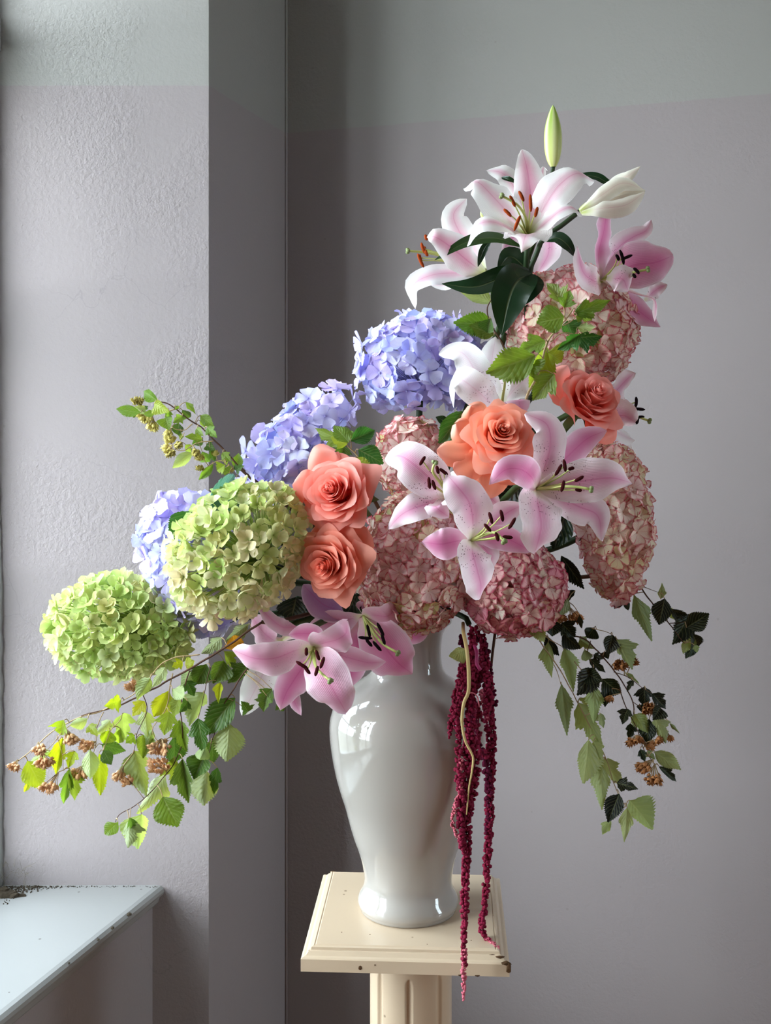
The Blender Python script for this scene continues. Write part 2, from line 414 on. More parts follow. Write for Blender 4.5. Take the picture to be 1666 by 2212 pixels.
# ------------------------------------------------------------------ pedestal and vase
DV = 1.66
VX = P(882, 0, DV).x
K = DV / F
TOPZ = ZC - (1960 - HY) * K
M['bare_wood'] = plain('bare_dark_wood', (84, 60, 40), .8, .1, var=.4, vscale=200)
def pedestal():
    c = Vector((VX, DV, 0)); root = thing('pedestal', 'cream painted fluted column pedestal carrying the white vase', 'pedestal', (c.x, c.y, 0))
    yaw = math.radians(-3.1)
    def sq(h, z, dx=0, dy=0):
        out = []
        for x, y in ((-h, -h), (h, -h), (h, h), (-h, h)):
            out.append(Vector((c.x + x * math.cos(yaw) - y * math.sin(yaw), c.y + x * math.sin(yaw) + y * math.cos(yaw), z)))
        return out
    def stack(levels):
        V, Fc = [], []
        for h, z in levels: V += sq(h, z)
        for i in range(len(levels) - 1):
            for k in range(4):
                a, b = i * 4 + k, i * 4 + (k + 1) % 4
                Fc.append((a, b, b + 4, a + 4))
        Fc += [(3, 2, 1, 0), tuple(range(len(V) - 4, len(V)))]
        return V, Fc
    H = .1405
    lev = [(H - .004, TOPZ - .031), (H, TOPZ - .029), (H, TOPZ - .0125), (H - .002, TOPZ - .011), (H - .006, TOPZ - .0100), (H - .010, TOPZ - .0055), (H - .0125, TOPZ - .0048),
           (H - .0130, TOPZ - .0015), (H - .016, TOPZ - .0005), (H - .0175, TOPZ - .0013), (H - .019, TOPZ), ]
    def prt(name, vf, sm): 
        o = obj(name, mesh(name, local(vf[0], root), vf[1], M['pedestal'], None, sm), root); return o
    prt('top', stack(lev), False)
    # column with shallow flutes that end in round tips under a plain collar
    seg = 240; z1 = TOPZ - .031; z0 = .14; rows = 90
    def rad(a, z):
        r = .0600
        zt = z1 - .046
        w = ((a + math.radians(94)) / (2 * PI) * 8 + .5) % 1.0 - .5         # 8 narrow flutes
        half = .10
        d = 0.0
        if z < zt:
            x = abs(w) / half; y = min(1, (zt - z) / .012)
            e = 1 - x * x - (1 - y) ** 2
            if e > 0: d = .0038 * math.sqrt(e)
        if z > z1 - .006: r += .0022
        return r - d
    V, Fc = [], []
    zs = [z0 + (z1 - .07 - z0) * i / 12 for i in range(13)] + [z1 - .07 + .07 * (i + 1) / 40 for i in range(40)]
    for z in zs:
        for k in range(seg):
            a = 2 * PI * k / seg; r = rad(a, z)
            V.append(Vector((c.x + .004 + r * math.cos(a), c.y + r * math.sin(a), z)))
    for i in range(len(zs) - 1):
        for k in range(seg):
            a, b = i * seg + k, i * seg + (k + 1) % seg
            Fc.append((a, b, b + seg, a + seg))
    prt('column', (V, Fc), True)
    rng = random.Random(3)
    def at(x, y, z): return Vector((c.x + x * math.cos(yaw) - y * math.sin(yaw), c.y + x * math.sin(yaw) + y * math.cos(yaw), z))
    chips = [(H - .001, -H + .001, TOPZ - .018, .0042, .0030, .0095), (H - .004, -H + .002, TOPZ - .0118, .008, .004, .0026), (H - .012, -H + .009, TOPZ - .0070, .0065, .0025, .0016), (H - .022, -H + .0118, TOPZ - .0058, .007, .0014, .0012),
             (-.060, -H, TOPZ - .022, .0024, .0010, .0030), (-.040, -H, TOPZ - .0175, .0010, .0008, .0012), (.075, -H, TOPZ - .0285, .0030, .001, .0014), (.098, -H, TOPZ - .0285, .0040, .001, .0014),
             (-H + .016, H - .004, TOPZ - .006, .005, .003, .0018), (-H + .010, -H + .012, TOPZ - .0060, .0014, .0010, .0010), (.09, -.10, TOPZ, .0009, .0009, .0006), (-.05, -.09, TOPZ, .0010, .0010, .0006), (-.09, -.085, TOPZ, .0010, .0010, .0006), (.03, -.115, TOPZ, .0008, .0008, .0005)]
    for x, y, z, sx, sy, sz in chips:
        vb, fb, _ = ball(Vector((0, 0, 0)), 1)
        V = [at(x, y, z) + Vector((p.x * sx, p.y * sy, p.z * sz)) * rng.uniform(.7, 1.25) for p in vb]
        o = obj('paint_chip', mesh('paint_chip', local(V, root), fb, M['bare_wood'], None, False), root)
    prt('base', stack([(.13, 0), (.13, .05), (.118, .06), (.118, .075), (.09, .10), (.075, .125), (.075, .14)]), False)
pedestal()

def vase():
    root = thing('vase', 'glossy white porcelain baluster vase holding the flowers', 'vase', (VX, DV, TOPZ))
    px = [(0, 1960), (96, 1960), (101, 1957), (106, 1951), (108.5, 1944), (108, 1936), (104, 1927), (99, 1918), (95.5, 1908), (94.5, 1896), (95.5, 1884), (98.5, 1868), (103, 1850),
          (110, 1828), (118, 1806), (127, 1775), (137, 1738), (147, 1707), (155.5, 1676), (163, 1640), (168, 1606), (170, 1580), (169.5, 1560), (166, 1542),
          (158, 1522), (145, 1504), (128, 1488), (108, 1474), (92, 1463), (81, 1452), (74.5, 1438), (72, 1420), (72, 1398), (74, 1376), (79, 1360), (87, 1349), (93, 1344), (95, 1341), (93.5, 1338.5), (89, 1339)]
    out = [(r * K, (1960 - y) * K) for r, y in px]
    inner = [(max(0.002, r - .006), z) for r, z in out[3:-1] if z > .012][::-1]
    pts = spline([Vector((r, 0, z)) for r, z in out], 150)
    prof = [(max(p.x, 0.0004), p.z) for p in pts] + inner + [(.0005, inner[-1][1])]
    v, f = lathe(prof, 96, (VX, DV, TOPZ))
    obj('body', mesh('body', local(v, root), f, M['porcelain']), root)
vase()

# ------------------------------------------------------------------ stems
MOUTH = Vector((VX, DV, ZC - (1345 - HY) * K))
SRNG = random.Random(77)
M['stem'] = plain('green_stem', (62, 84, 42), 0.5, 0.3, var=0.2, vscale=40)
M['stem_dark'] = plain('dark_green_stem', (44, 62, 36), 0.5, 0.3, var=0.2, vscale=40)
def stem_pts(p0, ax, back=.05, n=18):
    """from the back of a bloom down into the vase"""
    a = SRNG.uniform(0, 2 * PI); r = .036 * math.sqrt(SRNG.random())
    m = MOUTH + Vector((math.cos(a) * r, math.sin(a) * r, -.004))
    low = Vector((VX + math.cos(a) * r * .5, DV + math.sin(a) * r * .5, m.z - .10))
    ax = ax.normalized()
    p1 = p0 - ax * back
    mid = p1.lerp(m, .55) + Vector((0, .03, .015))
    return spline([p0, p1, mid, m, low], n)

# ------------------------------------------------------------------ lilies
def lily_mat(name, edge, stripe, base, amount, spots=0.0, trans=0.28, spread=.20):
    m, nt = newmat(name); n = N(nt); vec, u, v = n.uv()
    c = n.math('ABSOLUTE', n.math('SUBTRACT', v, 0.5))
    tc = n.add('ShaderNodeTexCoord').outputs['Object']
    wob = n.math('MULTIPLY', n.math('SUBTRACT', n.noise(70, 3, tc), .5), .10)
    across = n.smooth(n.math('ADD', c, wob), .02, spread * 2.0, 1, 0)
    along = n.math('MULTIPLY', n.smooth(u, .10, .38), n.smooth(u, .80, 1.02, 1, .25))
    f = n.math('MULTIPLY', n.math('MULTIPLY', across, along), amount, clamp=True)
    col = n.mix(f, s4(edge), s4(stripe))
    rib = n.math('MULTIPLY', n.smooth(c, .006, .03, .55, 0), n.smooth(u, .1, .3))
    col = n.mix(n.math('MULTIPLY', rib, amount), col, s4(mixc(stripe, (190, 60, 120), .45)))
    rim = n.smooth(c, .42, .5)
    col = n.mix(n.math('MULTIPLY', rim, .6), col, s4(mixc(edge, (255, 252, 252), .7)))
    b = n.math('MULTIPLY', n.smooth(u, .04, .26, 1, 0), n.smooth(c, .12, .42, 1, .35))
    col = n.mix(b, col, s4(base))
    if spots:
        vo = n.add('ShaderNodeTexVoronoi'); vo.inputs['Scale'].default_value = 330; n.link(tc, vo.inputs['Vector'])
        sp = n.math('MULTIPLY', n.smooth(vo.outputs['Distance'], .16, .26, 1, 0), n.smooth(n.noise(90, 1, tc), .48, .54))
        sp = n.math('MULTIPLY', n.math('MULTIPLY', sp, n.math('MULTIPLY', n.smooth(u, .12, .2), n.smooth(u, .45, .62, 1, 0))), spots)
        col = n.mix(sp, col, s4((110, 44, 62)))
    w = n.add('ShaderNodeTexWave', wave_type='BANDS', bands_direction='Y'); w.inputs['Scale'].default_value = 9; w.inputs['Distortion'].default_value = 1.2; n.link(vec, w.inputs['Vector'])
    n.surface(col, .42, .35, trans, col, bump=n.bump(w.outputs[1], .22, .0012))
    return m
M['lily_white'] = lily_mat('white_lily_tepal', (252, 248, 246), (236, 160, 190), (214, 220, 140), .62, spread=.16)
M['lily_blush'] = lily_mat('white_blushed_tepal', (252, 244, 244), (228, 136, 172), (220, 222, 160), .8, spread=.24)
M['lily_cream'] = lily_mat('white_speckled_tepal', (250, 246, 246), (238, 190, 214), (206, 214, 150), .35, 1.0)
M['lily_pink'] = lily_mat('pink_lily_tepal', (248, 228, 234), (226, 138, 182), (232, 226, 196), .75, 1.0, spread=.19)
M['lily_rose'] = lily_mat('rose_pink_lily_tepal', (240, 196, 216), (214, 104, 158), (236, 214, 206), .85, 0, spread=.3)
M['lily_mauve'] = lily_mat('shade_tinted_pink_tepal', (238, 200, 216), (218, 134, 172), (228, 226, 180), .75, .25, spread=.24)  # pink lily with the mauve of its shading put into the colour
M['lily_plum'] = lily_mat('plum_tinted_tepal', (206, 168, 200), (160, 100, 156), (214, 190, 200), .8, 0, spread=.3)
M['filament'] = plain('pale_green_filament', (206, 214, 130), .45, .4, .15)
M['anther_rust'] = plain('rust_pollen', (150, 62, 26), .95, .05, var=.35, vscale=500)
M['anther_dark'] = plain('dark_maroon_pollen', (62, 20, 22), .95, .05, var=.4, vscale=500)
M['anther_black'] = plain('near_black_pollen', (26, 15, 18), .95, .05, var=.4, vscale=500)
M['stigma'] = plain('green_stigma', (120, 130, 80), .5, .4)
TEPAL_W = [(0, .20), (.06, .27), (.15, .47), (.27, .78), (.40, .97), (.50, 1.0), (.62, .96), (.74, .83), (.85, .62), (.93, .40), (.975, .22), (1, .04)]
SEPAL_W = [(0, .24), (.10, .40), (.25, .72), (.42, .97), (.52, 1.0), (.66, .90), (.80, .65), (.90, .40), (.96, .2), (1, .02)]
def tepal(pts, w, A, seed=0, twist=0.0, cup=.32, wav=.085, prof=TEPAL_W, rows=22, cols=10, recurve=-.25, side=None, roll=0.0):
    """petal blade along a 3D curve; A = flower axis, the inner face looks along it"""
    rng = random.Random(seed); cur = spline(pts, rows)
    chord = cur[-1] - cur[0]
    if side is None:
        side = (cur[len(cur) // 2] - cur[0]).cross(A)
        if side.length < 1e-4: side = chord.cross(A)
        if side.length < 1e-4: side = Vector((1, 0, 0))
    side = Vector(side).normalized()
    ph, ph2 = rng.uniform(0, 6), rng.uniform(0, 6); hw = w / 2
    V, U, Fc = [], [], []
    prev = None
    for i, p in enumerate(cur):
        t = i / rows
        T = (cur[min(rows, i + 1)] - cur[max(0, i - 1)]).normalized()
        s = side if prev is None else prev
        s = (s - T * s.dot(T)).normalized(); prev = s
        S = s
        if twist:
            S = Matrix.Rotation(twist * t, 3, T) @ s
        Nn = S.cross(T)          # inner normal
        wd = lut(prof, t) * hw
        cp = cup * (1 - t) + recurve * t
        for j in range(cols + 1):
            v = -1 + 2 * j / cols
            up = cp * v * v * wd + .055 * hw * math.exp(-(v / .16) ** 2) * (-1 if t < .9 else 0) * lut([(0, .4), (.3, 1), (1, .2)], t)
            up -= roll * hw * max(0, (abs(v) - .45) / .55) ** 2 * min(1, t * 1.8)
            rip = wav * hw * abs(v) ** 2.2 * (math.sin(t * 15 + ph + (1.7 if v > 0 else 0)) + .6 * math.sin(t * 27 + ph2 * (1 if v > 0 else 2))) * min(1, t * 3)
            V.append(p + S * (v * wd * (1 - .10 * abs(cp) * v * v)) + Nn * (up + rip)); U.append((t, j / cols))
    for i in range(rows):
        for j in range(cols):
            a = i * (cols + 1) + j
            Fc.append((a, a + 1, a + cols + 2, a + cols + 1))
    return V, Fc, U
def lily(label, cv, d, base, A, tepals, anthers, pistil, mat, amat, group='oriental lily blooms', stem=True, dbase=.0, name='lily', fil_base=None):
    """cv: tile of measurement; base: throat; tepals: (pts [(x,y,dd)..], width, opts)"""
    s = SCALE[cv]; A = Vector(A).normalized()
    def Q(x, y, dd=0.0): a, b = cv(x, y); return P(a, b, d + dd)
    B = Q(base[0], base[1], dbase)
    root = thing(name, label, 'flower', B, group)
    for k, tp in enumerate(tepals):
        pts, w = tp[0], tp[1]; o = dict(tp[2]) if len(tp) > 2 else {}
        mt = M[o.pop('mat', mat)]
        b = o.pop('base', True)
        P3 = [Q(*q) for q in pts]
        if b: P3 = [B] + P3
        kw = dict(seed=k * 7 + int(base[0]), prof=TEPAL_W if k % 2 == 0 else SEPAL_W); kw.update(o)
        vf = tepal(P3, w * 1.12 / s / F * d, A, **kw)
        part('tepal', root, vf, mt)
    fb = Q(*fil_base) if fil_base else B
    for (x, y, dx, dy, dd) in anthers:
        c = Q(x, y, dd); v = Q(x + dx / 2, y + dy / 2, dd) - c
        L = v.length; u = v.normalized()
        mid = fb.lerp(c, .55) + A * .006
        fil = tube(spline([fb + (c - fb) * .05, mid, c], 10), .0014, .0008, 5)
        st = part('stamen', root, fil, M['filament'])
        tps = [c - v, c - v * .8, c - v * .35, c + v * .35, c + v * .8, c + v]
        an = tube(spline([tps[0], tps[2] + A * .0008, tps[3] + A * .0008, tps[5]], 7), .003, sides=7, rad=[.0009, .0019, .0023, .0022, .0023, .0023, .0019, .0008])
        part('anther', root, an, M[amat], st)
    if pistil:
        pp = [Q(*q) for q in pistil]
        cur = spline([fb] + pp, 14)
        ps = part('pistil', root, tube(cur, .0022, .0016, 7), M['filament'])
        tip = cur[-1]; T = (cur[-1] - cur[-2]).normalized(); fr = frame(T)
        knobs = [ball(tip + fr @ Vector((math.cos(a) * .0022, math.sin(a) * .0022, .001)), .0031) for a in (0, 2.09, 4.19)]
        part('stigma', root, join(*knobs), M['stigma'], ps)
    if stem:
        sp = stem_pts(B - A * .004, A)
        part('stem', root, tube(sp, .0045, .004, 7), M['stem'])
    return root

# ------------------------------------------------------------------ roses
def rose_mat(name, face, deep, edge):
    m, nt = newmat(name); n = N(nt); vec, u, v = n.uv()
    tc = n.add('ShaderNodeTexCoord').outputs['Object']
    col = n.mix(n.smooth(u, .15, .62), s4(deep), s4(face))
    col = n.mix(n.math('MULTIPLY', n.smooth(u, .72, 1.0), .75), col, s4(edge))
    oi = n.add('ShaderNodeObjectInfo'); 
    col = n.mix(n.math('MULTIPLY', oi.outputs['Random'], .25), col, s4(deep))
    w = n.noise(120, 3, tc)
    n.surface(col, .48, .28, .36, n.mix(.25, col, s4(deep)), bump=n.bump(w, .12, .0012))
    return m
M['rose_coral'] = rose_mat('coral_rose_petal', (254, 158, 140), (252, 112, 86), (255, 190, 178))
M['rose_coral2'] = rose_mat('salmon_rose_petal', (254, 162, 136), (252, 118, 84), (255, 190, 172))
M['rose_peach'] = rose_mat('peach_rose_petal', (255, 172, 138), (254, 126, 78), (255, 194, 174))
M['rose_pink'] = rose_mat('pink_coral_rose_petal', (254, 162, 146), (250, 110, 88), (255, 192, 184))
M['sepal'] = plain('rose_sepal', (74, 92, 48), .55, .3)
def rose_core(R, n, seed, openness=1.0, outer=1.0, height=1.0):
    """spiral of petals about +Z, receptacle at the origin; yields petal grids"""
    rng = random.Random(seed); out = []
    for i in range(n):
        t = i / (n - 1)
        phi = i * 2.39996 + rng.uniform(-.3, .3)
        if i < 7: phi = i * 2.1
        wang = lut([(0, 2.2), (.15, 1.7), (.35, 1.25), (.7, .95), (1, .85)], t) * rng.uniform(.92, 1.08)
        rend = R * lut([(0, .012), (.10, .06), (.2, .12), (.32, .21), (.5, .40), (.7, .64), (1, .92 * outer)], t) * rng.uniform(.94, 1.07)
        zend = R * height * (lut([(0, .86), (.15, .87), (.35, .82), (.55, .70), (.75, .70 - .28 * openness), (1, .62 - .58 * openness)], t) + rng.uniform(-.04, .04))
        roll = R * lut([(0, .022), (.1, .045), (.25, .08), (.5, .12), (.75, .16), (1, .20)], t) * rng.uniform(.6, 1.3)
        point = R * max(0, t - .3) * .16 * rng.uniform(.5, 1.6)
        edge = R * max(0, t - .2) * .26 * rng.uniform(.6, 1.3)
        z0 = -.35 * R; pw = lut([(0, .8), (.4, .5), (1, .62)], t)
        ph = rng.uniform(0, 6); lean = rng.uniform(-.15, .15); skew = rng.uniform(-.5, .5)
        def fn(u, v, phi=phi, wang=wang, rend=rend, zend=zend, roll=roll, point=point, edge=edge, z0=z0, t=t, ph=ph, lean=lean, pw=pw, skew=skew):
            s = 2 * v - 1
            w = u * (1 - (.10 + .16 * t) * abs(s) ** 2.2 + .025 * math.sin(s * 6 + ph))
            r = rend * (max(0, w) ** pw)
            z = z0 + (zend - z0) * w
            k = max(0, (w - .68) / .32); k2 = k * k
            r += roll * k2; z -= roll * k2 * (.3 + .8 * t)
            e = max(0, (abs(s - .15 * skew) - .45) / .55) ** 2 * w
            r += edge * e * .5; z -= edge * e * (.6 + t)
            tip = point * math.exp(-((s - .3 * skew) / .20) ** 2) * k
            r += tip * (.3 + .7 * t); z += tip * (1 - .8 * t)
            a = phi + s * wang * (.35 + .65 * min(1, w * 1.6)) + lean * w
            r += R * (.014 + .035 * t) * s
            r += R * .022 * t * math.sin(4 * s + ph) * w
            z += R * .02 * t * math.sin(7 * s + ph * 2) * k
            return Vector((r * math.cos(a), r * math.sin(a), z))
        out.append(gridf(14, 16, fn))
    return out
def rose(label, cv, d, center, A, Rpx, n, mat, extra=(), seed=1, openness=1.0, outer=1.0, height=1.0, spin=0.0, stem=True):
    s = SCALE[cv]; A = Vector(A).normalized()
    a, b = cv(*center); B = P(a, b, d); R = Rpx / s / F * d
    fr = frame(A) @ Matrix.Rotation(spin, 3, 'Z')
    root = thing('rose', label, 'flower', B, 'coral garden roses')
    for V, Fc, U in rose_core(R, n, seed, openness, outer, height):
        me = mesh('petal', V, Fc, M[mat], U)
        o = obj('petal', me, root, fr.to_4x4())
    for k, ex in enumerate(extra):
        pts, w = ex[0], ex[1]; o = dict(ex[2]) if len(ex) > 2 else {}
        def Q(x, y, dd=0.0): p = cv(x, y); return P(p[0], p[1], d + dd)
        kw = dict(seed=seed * 31 + k, prof=ROSE_W, cup=.30, recurve=-.15, wav=.06, cols=14, rows=18, roll=.45); kw.update(o)
        vf = tepal([Q(*q) for q in pts], w / s / F * d, A, **kw)
        part('petal', root, vf, M[mat])
    # sepals and hip
    hip = [(.004, -.62), (.10, -.60), (.17, -.5), (.17, -.38), (.08, -.30)]
    v, f = lathe([(r * R, z * R) for r, z in hip], 14, (0, 0, 0))
    o = obj('hip', mesh('hip', v, f, M['sepal']), root, fr.to_4x4())
    for k in range(5):
        a = k * 2 * PI / 5
        dirv = fr @ Vector((math.cos(a), math.sin(a), 0))
        vf = tepal([B - A * R * .40 + dirv * R * .12, B - A * R * .42 + dirv * R * .5, B - A * R * .62 + dirv * R * .85], R * .26, A, seed=k, prof=SEPAL_W, rows=8, cols=4)
        part('sepal', root, vf, M['sepal'])
    if stem:
        sp = stem_pts(B - A * R * .6, A)
        part('stem', root, tube(sp, .0035, .0035, 7), M['stem'])
    return root
ROSE_W = [(0, .35), (.18, .70), (.42, .97), (.66, 1.03), (.82, .92), (.91, .70), (.965, .42), (1, .06)]

# ------------------------------------------------------------------ hydrangeas
def floret_mat(name, heart, edge, e0, e1, trans=.28, vein=.12):
    m, nt = newmat(name); n = N(nt); vec, u, v = n.uv()
    oi = n.add('ShaderNodeObjectInfo')
    col = oi.outputs['Color']
    c = n.math('ABSOLUTE', n.math('SUBTRACT', v, .5))
    col = n.mix(n.smooth(u, .05, .40, .65, 0), col, s4(heart))
    tc = n.add('ShaderNodeTexCoord').outputs['Object']
    e = n.math('MAXIMUM', n.math('MULTIPLY', c, 2.0), n.math('POWER', u, 1.2))
    e = n.math('ADD', e, n.math('MULTIPLY', n.math('SUBTRACT', n.noise(3.0, 2, tc), .5), .22))
    e = n.math('MULTIPLY', n.smooth(e, e0, e1), n.math('ADD', .70, n.math('MULTIPLY', oi.outputs['Random'], .30)))
    col = n.mix(e, col, s4(edge))
    w = n.math('SINE', n.math('MULTIPLY', n.math('ADD', u, n.math('MULTIPLY', c, -1.1)), 40))
    h = n.math('ADD', n.math('MULTIPLY', w, n.smooth(c, .0, .1)), n.smooth(c, 0, .05))
    col = n.mix(n.math('MULTIPLY', n.smooth(c, .0, .035, 1, 0), vein), col, s4(edge))
    n.surface(col, .5, .25, trans, col, bump=n.bump(h, vein, .0006))
    return m
M['fl_blue'] = floret_mat('lavender_blue_floret', (168, 160, 224), (196, 186, 236), .85, 1.2)
M['fl_green'] = floret_mat('lime_green_floret', (176, 196, 104), (222, 222, 170), .82, 1.15, .34)
M['fl_pink'] = floret_mat('picotee_pink_floret', (250, 230, 212), (206, 66, 90), .72, .99, .42, .30)
M['fl_rose'] = floret_mat('rose_pink_floret', (246, 210, 200), (192, 44, 86), .66, .98, .38, .34)
PET = {'blue': dict(w=.50, prof=[(0, .10), (.2, .40), (.45, .82), (.68, 1.0), (.85, .90), (.95, .55), (1, .12)], lift=.25, curl=.10, cup=.18, wav=.10),
       'green': dict(w=.42, prof=[(0, .10), (.2, .42), (.45, .88), (.62, 1.0), (.80, .86), (.93, .48), (1, .06)], lift=.50, curl=-.05, cup=.42, wav=.05),
       'pink': dict(w=.56, prof=[(0, .10), (.2, .42), (.45, .80), (.70, 1.0), (.88, .92), (.96, .66), (1, .25)], lift=.30, curl=.12, cup=.22, wav=.11)}
def floret_mesh(kind, mat, seed):
    p = PET[kind]; rng = random.Random(seed); parts = []
    for k in range(4):
        a = k * PI / 2 + rng.uniform(-.15, .15); L = rng.uniform(.88, 1.08)
        lift = p['lift'] + rng.uniform(-.18, .22); curl = p['curl'] + rng.uniform(-.15, .15); cup = p['cup'] * rng.uniform(.5, 1.4); ph = rng.uniform(0, 6)
        tw = rng.uniform(-.25, .25)
        def fn(u, v, a=a, L=L, lift=lift, curl=curl, cup=cup, ph=ph, tw=tw):
            s = 2 * v - 1; w = lut(p['prof'], u) * p['w'] * s
            z = lift * u - curl * u ** 3 * 1.5 + cup * s * s * lut(p['prof'], u) * .5 + p['wav'] * u * math.sin(3.2 * s + ph) * .6 + tw * w
            x = u * L * (1 - .12 * lift)
            return Vector((x * math.cos(a) - w * math.sin(a), x * math.sin(a) + w * math.cos(a), z))
        parts.append(gridf(5, 4, fn))
    parts.append((*ball(Vector((0, 0, .06)), .07)[:2], [(0.02, .5)] * 12))
    V, Fc, U = join(*parts)
    return mesh('floret', V, Fc, mat, U)
FLM = {}
def hydrangea(label, d, center, rpx, dpx, roll, n, fpx, kind, mat, colfn, seed, lump=.10, chaos=.45, taper=0.0, axis=None, group='hydrangea heads', stem=True):
    """center, radii in photo px (rx along the rolled axis, rz across, dpx in depth)"""
    rng = random.Random(seed); sc = d / F
    B = P(center[0], center[1], d)
    root = thing('hydrangea', label, 'flower', B, group)
    key = (kind, mat)
    if key not in FLM: FLM[key] = [floret_mesh(kind, M[mat], 100 + q) for q in range(5)]
    cr, sr = math.cos(roll), math.sin(roll)
    off = Vector((seed * 3.1, seed * 1.7, 0))
    stalks = []
    AX = Vector(axis).normalized() if axis else (B - MOUTH).normalized()
    heart = -AX * min(rpx[0], rpx[1]) * sc * .55
    for i in range(n):
        y = 1 - 2 * (i + .5) / n; rr = math.sqrt(max(0, 1 - y * y)); a = i * 2.399963
        q = Vector((rr * math.cos(a), rr * math.sin(a), y))
        q += Vector((rng.gauss(0, .05), rng.gauss(0, .05), rng.gauss(0, .05))); q.normalize()
        if q.dot(AX) < -.86: continue
        m = 1 + lump * 1.6 * noise.noise(q * 2.3 + off) + rng.uniform(-.06, .05)
        tp = 1 - taper * (q.x * .5 + .5) if taper >= 0 else 1 + taper * (.5 - q.x * .5)
        lx, ly, lz = q.x * rpx[0] * m, q.y * dpx * m * tp, q.z * rpx[1] * m * tp
        nx, ny, nz = q.x / rpx[0], q.y / dpx, q.z / rpx[1]
        # roll within the frontal plane (x right, z up)
        pos = Vector((lx * cr - lz * sr, ly, lx * sr + lz * cr)) * sc
        nor = Vector((nx * cr - nz * sr, ny, nx * sr + nz * cr)).normalized()
        nj = (nor + Vector((rng.gauss(0, 1), rng.gauss(0, 1), rng.gauss(0, 1))) * chaos * .6).normalized()
        if nj.dot(nor) < .15: nj = (nj + nor * .6).normalized()
        r = fpx / 2 * sc * rng.uniform(.82, 1.18)
        fr = frame(nj) @ Matrix.Rotation(rng.uniform(0, 6.28), 3, 'Z')
        o = obj('floret', FLM[key][rng.randrange(5)], root, Matrix.Translation(pos) @ (fr * r).to_4x4())
        c = colfn(Vector((nor.x, nor.y, nor.z)), rng)
        o.color = s4(c)
        stalks.append(tube([heart, heart.lerp(pos, .6) + nor * .004, pos], .0008, .0006, 3))
    V, Fc, _ = join(*stalks)
    o = obj('flower_stalks', mesh('flower_stalks', V, Fc, M['stalk_' + kind]), root); o['kind'] = 'stuff'
    if stem:
        sp = [p - B for p in stem_pts(B + heart, AX)]
        obj('stem', mesh('stem', *tube(sp, .0048, .0045, 7)[:2], M['stem_dark']), root)
    return root
M['stalk_blue'] = plain('lavender_stalk', (168, 166, 200), .6, .2)
M['stalk_green'] = plain('lime_stalk', (150, 170, 84), .6, .2)
M['stalk_pink'] = plain('pink_stalk', (224, 160, 150), .6, .2)
def pick(rng, cols, j=6):
    c = cols[rng.randrange(len(cols))]
    return tuple(max(0, min(255, x + rng.uniform(-j, j))) for x in c)

# ------------------------------------------------------------------ leaves
def leaf_mat(name, under_mix, under, gloss, trans, tint, veins=7.0, vein_amt=.5):
    m, nt = newmat(name); n = N(nt); vec, u, v = n.uv()
    oi = n.add('ShaderNodeObjectInfo'); top = oi.outputs['Color']
    bf = n.add('ShaderNodeNewGeometry').outputs['Backfacing']
    c = n.math('ABSOLUTE', n.math('SUBTRACT', v, .5))
    tc = n.add('ShaderNodeTexCoord').outputs['Object']
    mot = n.noise(5, 3, tc)
    topc = n.mix(n.math('MULTIPLY', mot, .5), top, n.mix(.45, top, (.0, .0, .0, 1)))
    low = n.mix(under_mix, n.mix(1, top, top), s4(under))
    q = n.math('FRACT', n.math('MULTIPLY', n.math('SUBTRACT', u, n.math('MULTIPLY', c, .75)), veins))
    line = n.smooth(n.math('ABSOLUTE', n.math('SUBTRACT', q, .5)), .0, .17, 1, 0)
    rib = n.smooth(c, .012, .04, 1, 0)
    ln = n.math('MAXIMUM', n.math('MULTIPLY', line, .7), rib)
    col = n.mix(bf, topc, low)
    col = n.mix(n.math('MULTIPLY', ln, vein_amt), col, n.mix(.55, col, s4((206, 214, 150))))
    h = n.math('ADD', n.math('MULTIPLY', n.math('ABSOLUTE', n.math('SUBTRACT', q, .5)), 1.4), n.smooth(c, 0, .05))
    tm_ = n.add('ShaderNodeMix', data_type='RGBA', blend_type='MULTIPLY'); tm_.inputs[0].default_value = 1; n.link(top, tm_.inputs[6]); tm_.inputs[7].default_value = tint; tcol = tm_.outputs[2]
    n.surface(col, gloss, .35, trans, tcol, bump=n.bump(h, .35, .002))
    return m
M['leaf'] = leaf_mat('ninebark_leaf', .55, (170, 186, 136), .42, .38, (1.9, 1.7, .7, 1))
M['leaf_lily'] = leaf_mat('lily_leaf', .4, (96, 130, 70), .26, .14, (1.3, 1.4, .5, 1), 0.0, .15)
M['leaf_big'] = leaf_mat('hydrangea_leaf', .2, (120, 150, 130), .34, .15, (1.3, 1.4, .8, 1), 6.0, .3)
M['twig'] = plain('brown_twig', (84, 58, 44), .7, .2, var=.3, vscale=80)
M['twig_pale'] = plain('tan_twig', (176, 150, 112), .6, .2, var=.15, vscale=80)
M['capsule'] = plain('tan_seed_capsule', (228, 178, 132), .55, .3, .15, var=.3, vscale=300)
M['capsule_dark'] = plain('brown_seed_capsule', (176, 118, 70), .6, .3, .05, var=.3, vscale=300)
M['capsule_yellow'] = plain('yellow_green_buds', (206, 190, 104), .55, .3, .1, var=.25, vscale=300)
